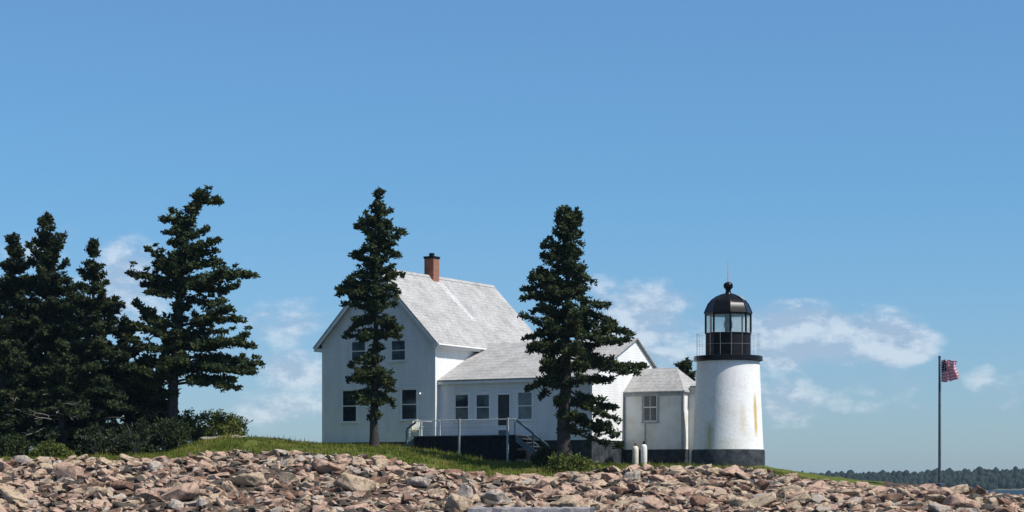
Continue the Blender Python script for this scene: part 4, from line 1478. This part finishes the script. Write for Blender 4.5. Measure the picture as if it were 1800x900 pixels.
# ------------------------------------------------------------------ sky and sun
wd_ = bpy.data.worlds.new('World')
S.world = wd_
wd_.use_nodes = True
nt = wd_.node_tree
bg = nt.nodes['Background']
sky = nt.nodes.new('ShaderNodeTexSky')
sky.sky_type = 'NISHITA'
sky.sun_disc = False
sky.sun_elevation = R(SUN_EL)
sky.sun_rotation = R(SUN_AZ)
sky.altitude = 0
sky.air_density = 1.0
sky.dust_density = 0.4
sky.ozone_density = 1.6


def mth(op, a, b=None, c=None, clamp=False):
    nd = nt.nodes.new('ShaderNodeMath'); nd.operation = op; nd.use_clamp = clamp
    for i, x in enumerate((a, b, c)):
        if x is None: continue
        if isinstance(x, (int, float)): nd.inputs[i].default_value = x
        else: nt.links.new(x, nd.inputs[i])
    return nd.outputs[0]


def mixc(f, a, b, mode='MIX'):
    nd = nt.nodes.new('ShaderNodeMix'); nd.data_type = 'RGBA'; nd.blend_type = mode
    for sock, x in ((nd.inputs[0], f), (nd.inputs[6], a), (nd.inputs[7], b)):
        if isinstance(x, (int, float)): sock.default_value = x
        elif isinstance(x, tuple): sock.default_value = (*x, 1)
        else: nt.links.new(x, sock)
    return nd.outputs[2]


tc = nt.nodes.new('ShaderNodeTexCoord')
sp = nt.nodes.new('ShaderNodeSeparateXYZ')
nt.links.new(tc.outputs['Generated'], sp.inputs[0])
yy = mth('MAXIMUM', mth('ABSOLUTE', sp.outputs[1]), 0.05)
uu = mth('DIVIDE', sp.outputs[0], yy)
wv = mth('DIVIDE', sp.outputs[2], yy)
# clear-sky tint by elevation: the real sky in the picture stays blue right down to the horizon
rmp = nt.nodes.new('ShaderNodeValToRGB')
els = rmp.color_ramp.elements
stops = [(0.0, (0.50, 0.67, 0.97)), (0.06, (0.46, 0.675, 0.97)), (0.14, (0.44, 0.74, 0.98)), (0.3, (0.60, 0.86, 1.06)), (0.7, (1, 1, 1))]
while len(els) < len(stops): els.new(0.5)
for e, (p_, c_) in zip(els, stops):
    e.position = p_; e.color = (*c_, 1)
nt.links.new(sp.outputs[2], rmp.inputs[0])
skyc = mixc(1.0, sky.outputs[0], rmp.outputs[0], 'MULTIPLY')
# low fair-weather clouds, fixed in compass direction and elevation
cmb = nt.nodes.new('ShaderNodeCombineXYZ')
nt.links.new(uu, cmb.inputs[0]); nt.links.new(wv, cmb.inputs[1])


def wnoise(scale, detail, rough, sx=1.0, sy=1.0, off=(0, 0, 0)):
    mp_ = nt.nodes.new('ShaderNodeMapping')
    mp_.inputs['Scale'].default_value = (sx, sy, 1)
    mp_.inputs['Location'].default_value = off
    nt.links.new(cmb.outputs[0], mp_.inputs[0])
    nz = nt.nodes.new('ShaderNodeTexNoise')
    nz.inputs['Scale'].default_value = scale; nz.inputs['Detail'].default_value = detail + 3; nz.inputs['Roughness'].default_value = rough
    nt.links.new(mp_.outputs[0], nz.inputs['Vector'])
    return nz.outputs['Fac']


blobs = [(1400, 595, 280, 62, 1.25), (1560, 600, 120, 44, 1.3), (1240, 575, 200, 50, 0.9), (1130, 550, 150, 58, 0.9), (1180, 630, 260, 60, 0.75), (1375, 705, 120, 44, 0.8), (505, 568, 85, 48, 0.8), (520, 650, 85, 42, 0.95), (480, 715, 110, 36, 0.65),
         (215, 500, 90, 85, 0.95), (60, 430, 110, 46, 0.6), (1060, 515, 45, 35, 0.6), (1725, 665, 36, 26, 0.45), (1560, 675, 90, 30, 0.5), (1790, 690, 60, 40, 0.5), (560, 760, 120, 24, 0.3), (1560, 720, 60, 30, 0.45), (30, 560, 120, 60, 0.5), (2400, 600, 320, 60, 0.9), (-700, 560, 380, 60, 0.9)]
env = None
for (bx, by, rx, ry, k) in blobs:
    du = mth('DIVIDE', mth('SUBTRACT', uu, (bx - 900) / FP), rx * 1.15 / FP)
    dv = mth('DIVIDE', mth('SUBTRACT', wv, (YH - by) / FP), ry * 1.2 / FP)
    q = mth('SUBTRACT', 1.0, mth('ADD', mth('MULTIPLY', du, du), mth('MULTIPLY', dv, dv)), None, True)
    q = mth('MULTIPLY', q, k)
    env = q if env is None else mth('MAXIMUM', env, q)
n1 = wnoise(26, 9, 0.62, 1.0, 1.7)
n2 = wnoise(26, 9, 0.62, 1.0, 1.7, (0.0, 0.010 * 1.7, 0))     # the same field a little higher: where it is thinner above, the top is lit
dens = mth('ADD', mth('MULTIPLY', env, 0.75), mth('MULTIPLY', mth('SUBTRACT', n1, 0.5), 2.3))
mask = nt.nodes.new('ShaderNodeMapRange'); mask.interpolation_type = 'SMOOTHSTEP'
mask.inputs['From Min'].default_value = 0.10; mask.inputs['From Max'].default_value = 0.80
nt.links.new(dens, mask.inputs['Value'])
lit = mth('MULTIPLY', mth('SUBTRACT', n1, n2), 7.0)
lit = mth('ADD', lit, 0.35, None, True)
envz = mth('GREATER_THAN', env, 0.001)
cm = mth('MULTIPLY', mth('MULTIPLY', mask.outputs[0], 0.62), mth('MINIMUM', mth('MULTIPLY', env, 6.0), 1.0))
cloud_col = mixc(lit, (3.5, 4.25, 5.5), (6.4, 6.9, 7.5))
final = mixc(cm, skyc, cloud_col)
nt.links.new(final, bg.inputs['Color'])
bg.inputs['Strength'].default_value = 0.091

sl_ = bpy.data.lights.new('sun', 'SUN')
sl_.energy = 4.3
sl_.angle = R(0.55)
sl_.color = (1.0, 0.955, 0.89)
so = link(bpy.data.objects.new('sun', sl_))
so.rotation_euler = sun_dir.to_track_quat('Z', 'Y').to_euler()

# ------------------------------------------------------------------ camera
cam = bpy.data.cameras.new('camera')
co_ = link(bpy.data.objects.new('camera', cam))
co_.location = (0, 0, EYE)
co_.rotation_euler = (R(90), 0, 0)
cam.sensor_width = 36
cam.lens = 36 * FP / 1800
cam.shift_y = (YH - 450) / 1800
cam.clip_start = 0.5
cam.clip_end = 20000
S.camera = co_
S.render.resolution_x, S.render.resolution_y = 1024, 512
S.cycles.max_bounces = 6
S.cycles.transparent_max_bounces = 12
S.cycles.volume_bounces = 0
S.cycles.use_denoising = True
S.cycles.denoiser = 'OPENIMAGEDENOISE'
S.cycles.denoising_input_passes = 'RGB_ALBEDO_NORMAL'
S.cycles.denoising_prefilter = 'ACCURATE'
S.view_settings.view_transform = 'Standard'
S.view_settings.look = 'None'
S.view_settings.exposure = 0.42
S.view_settings.gamma = 1.0
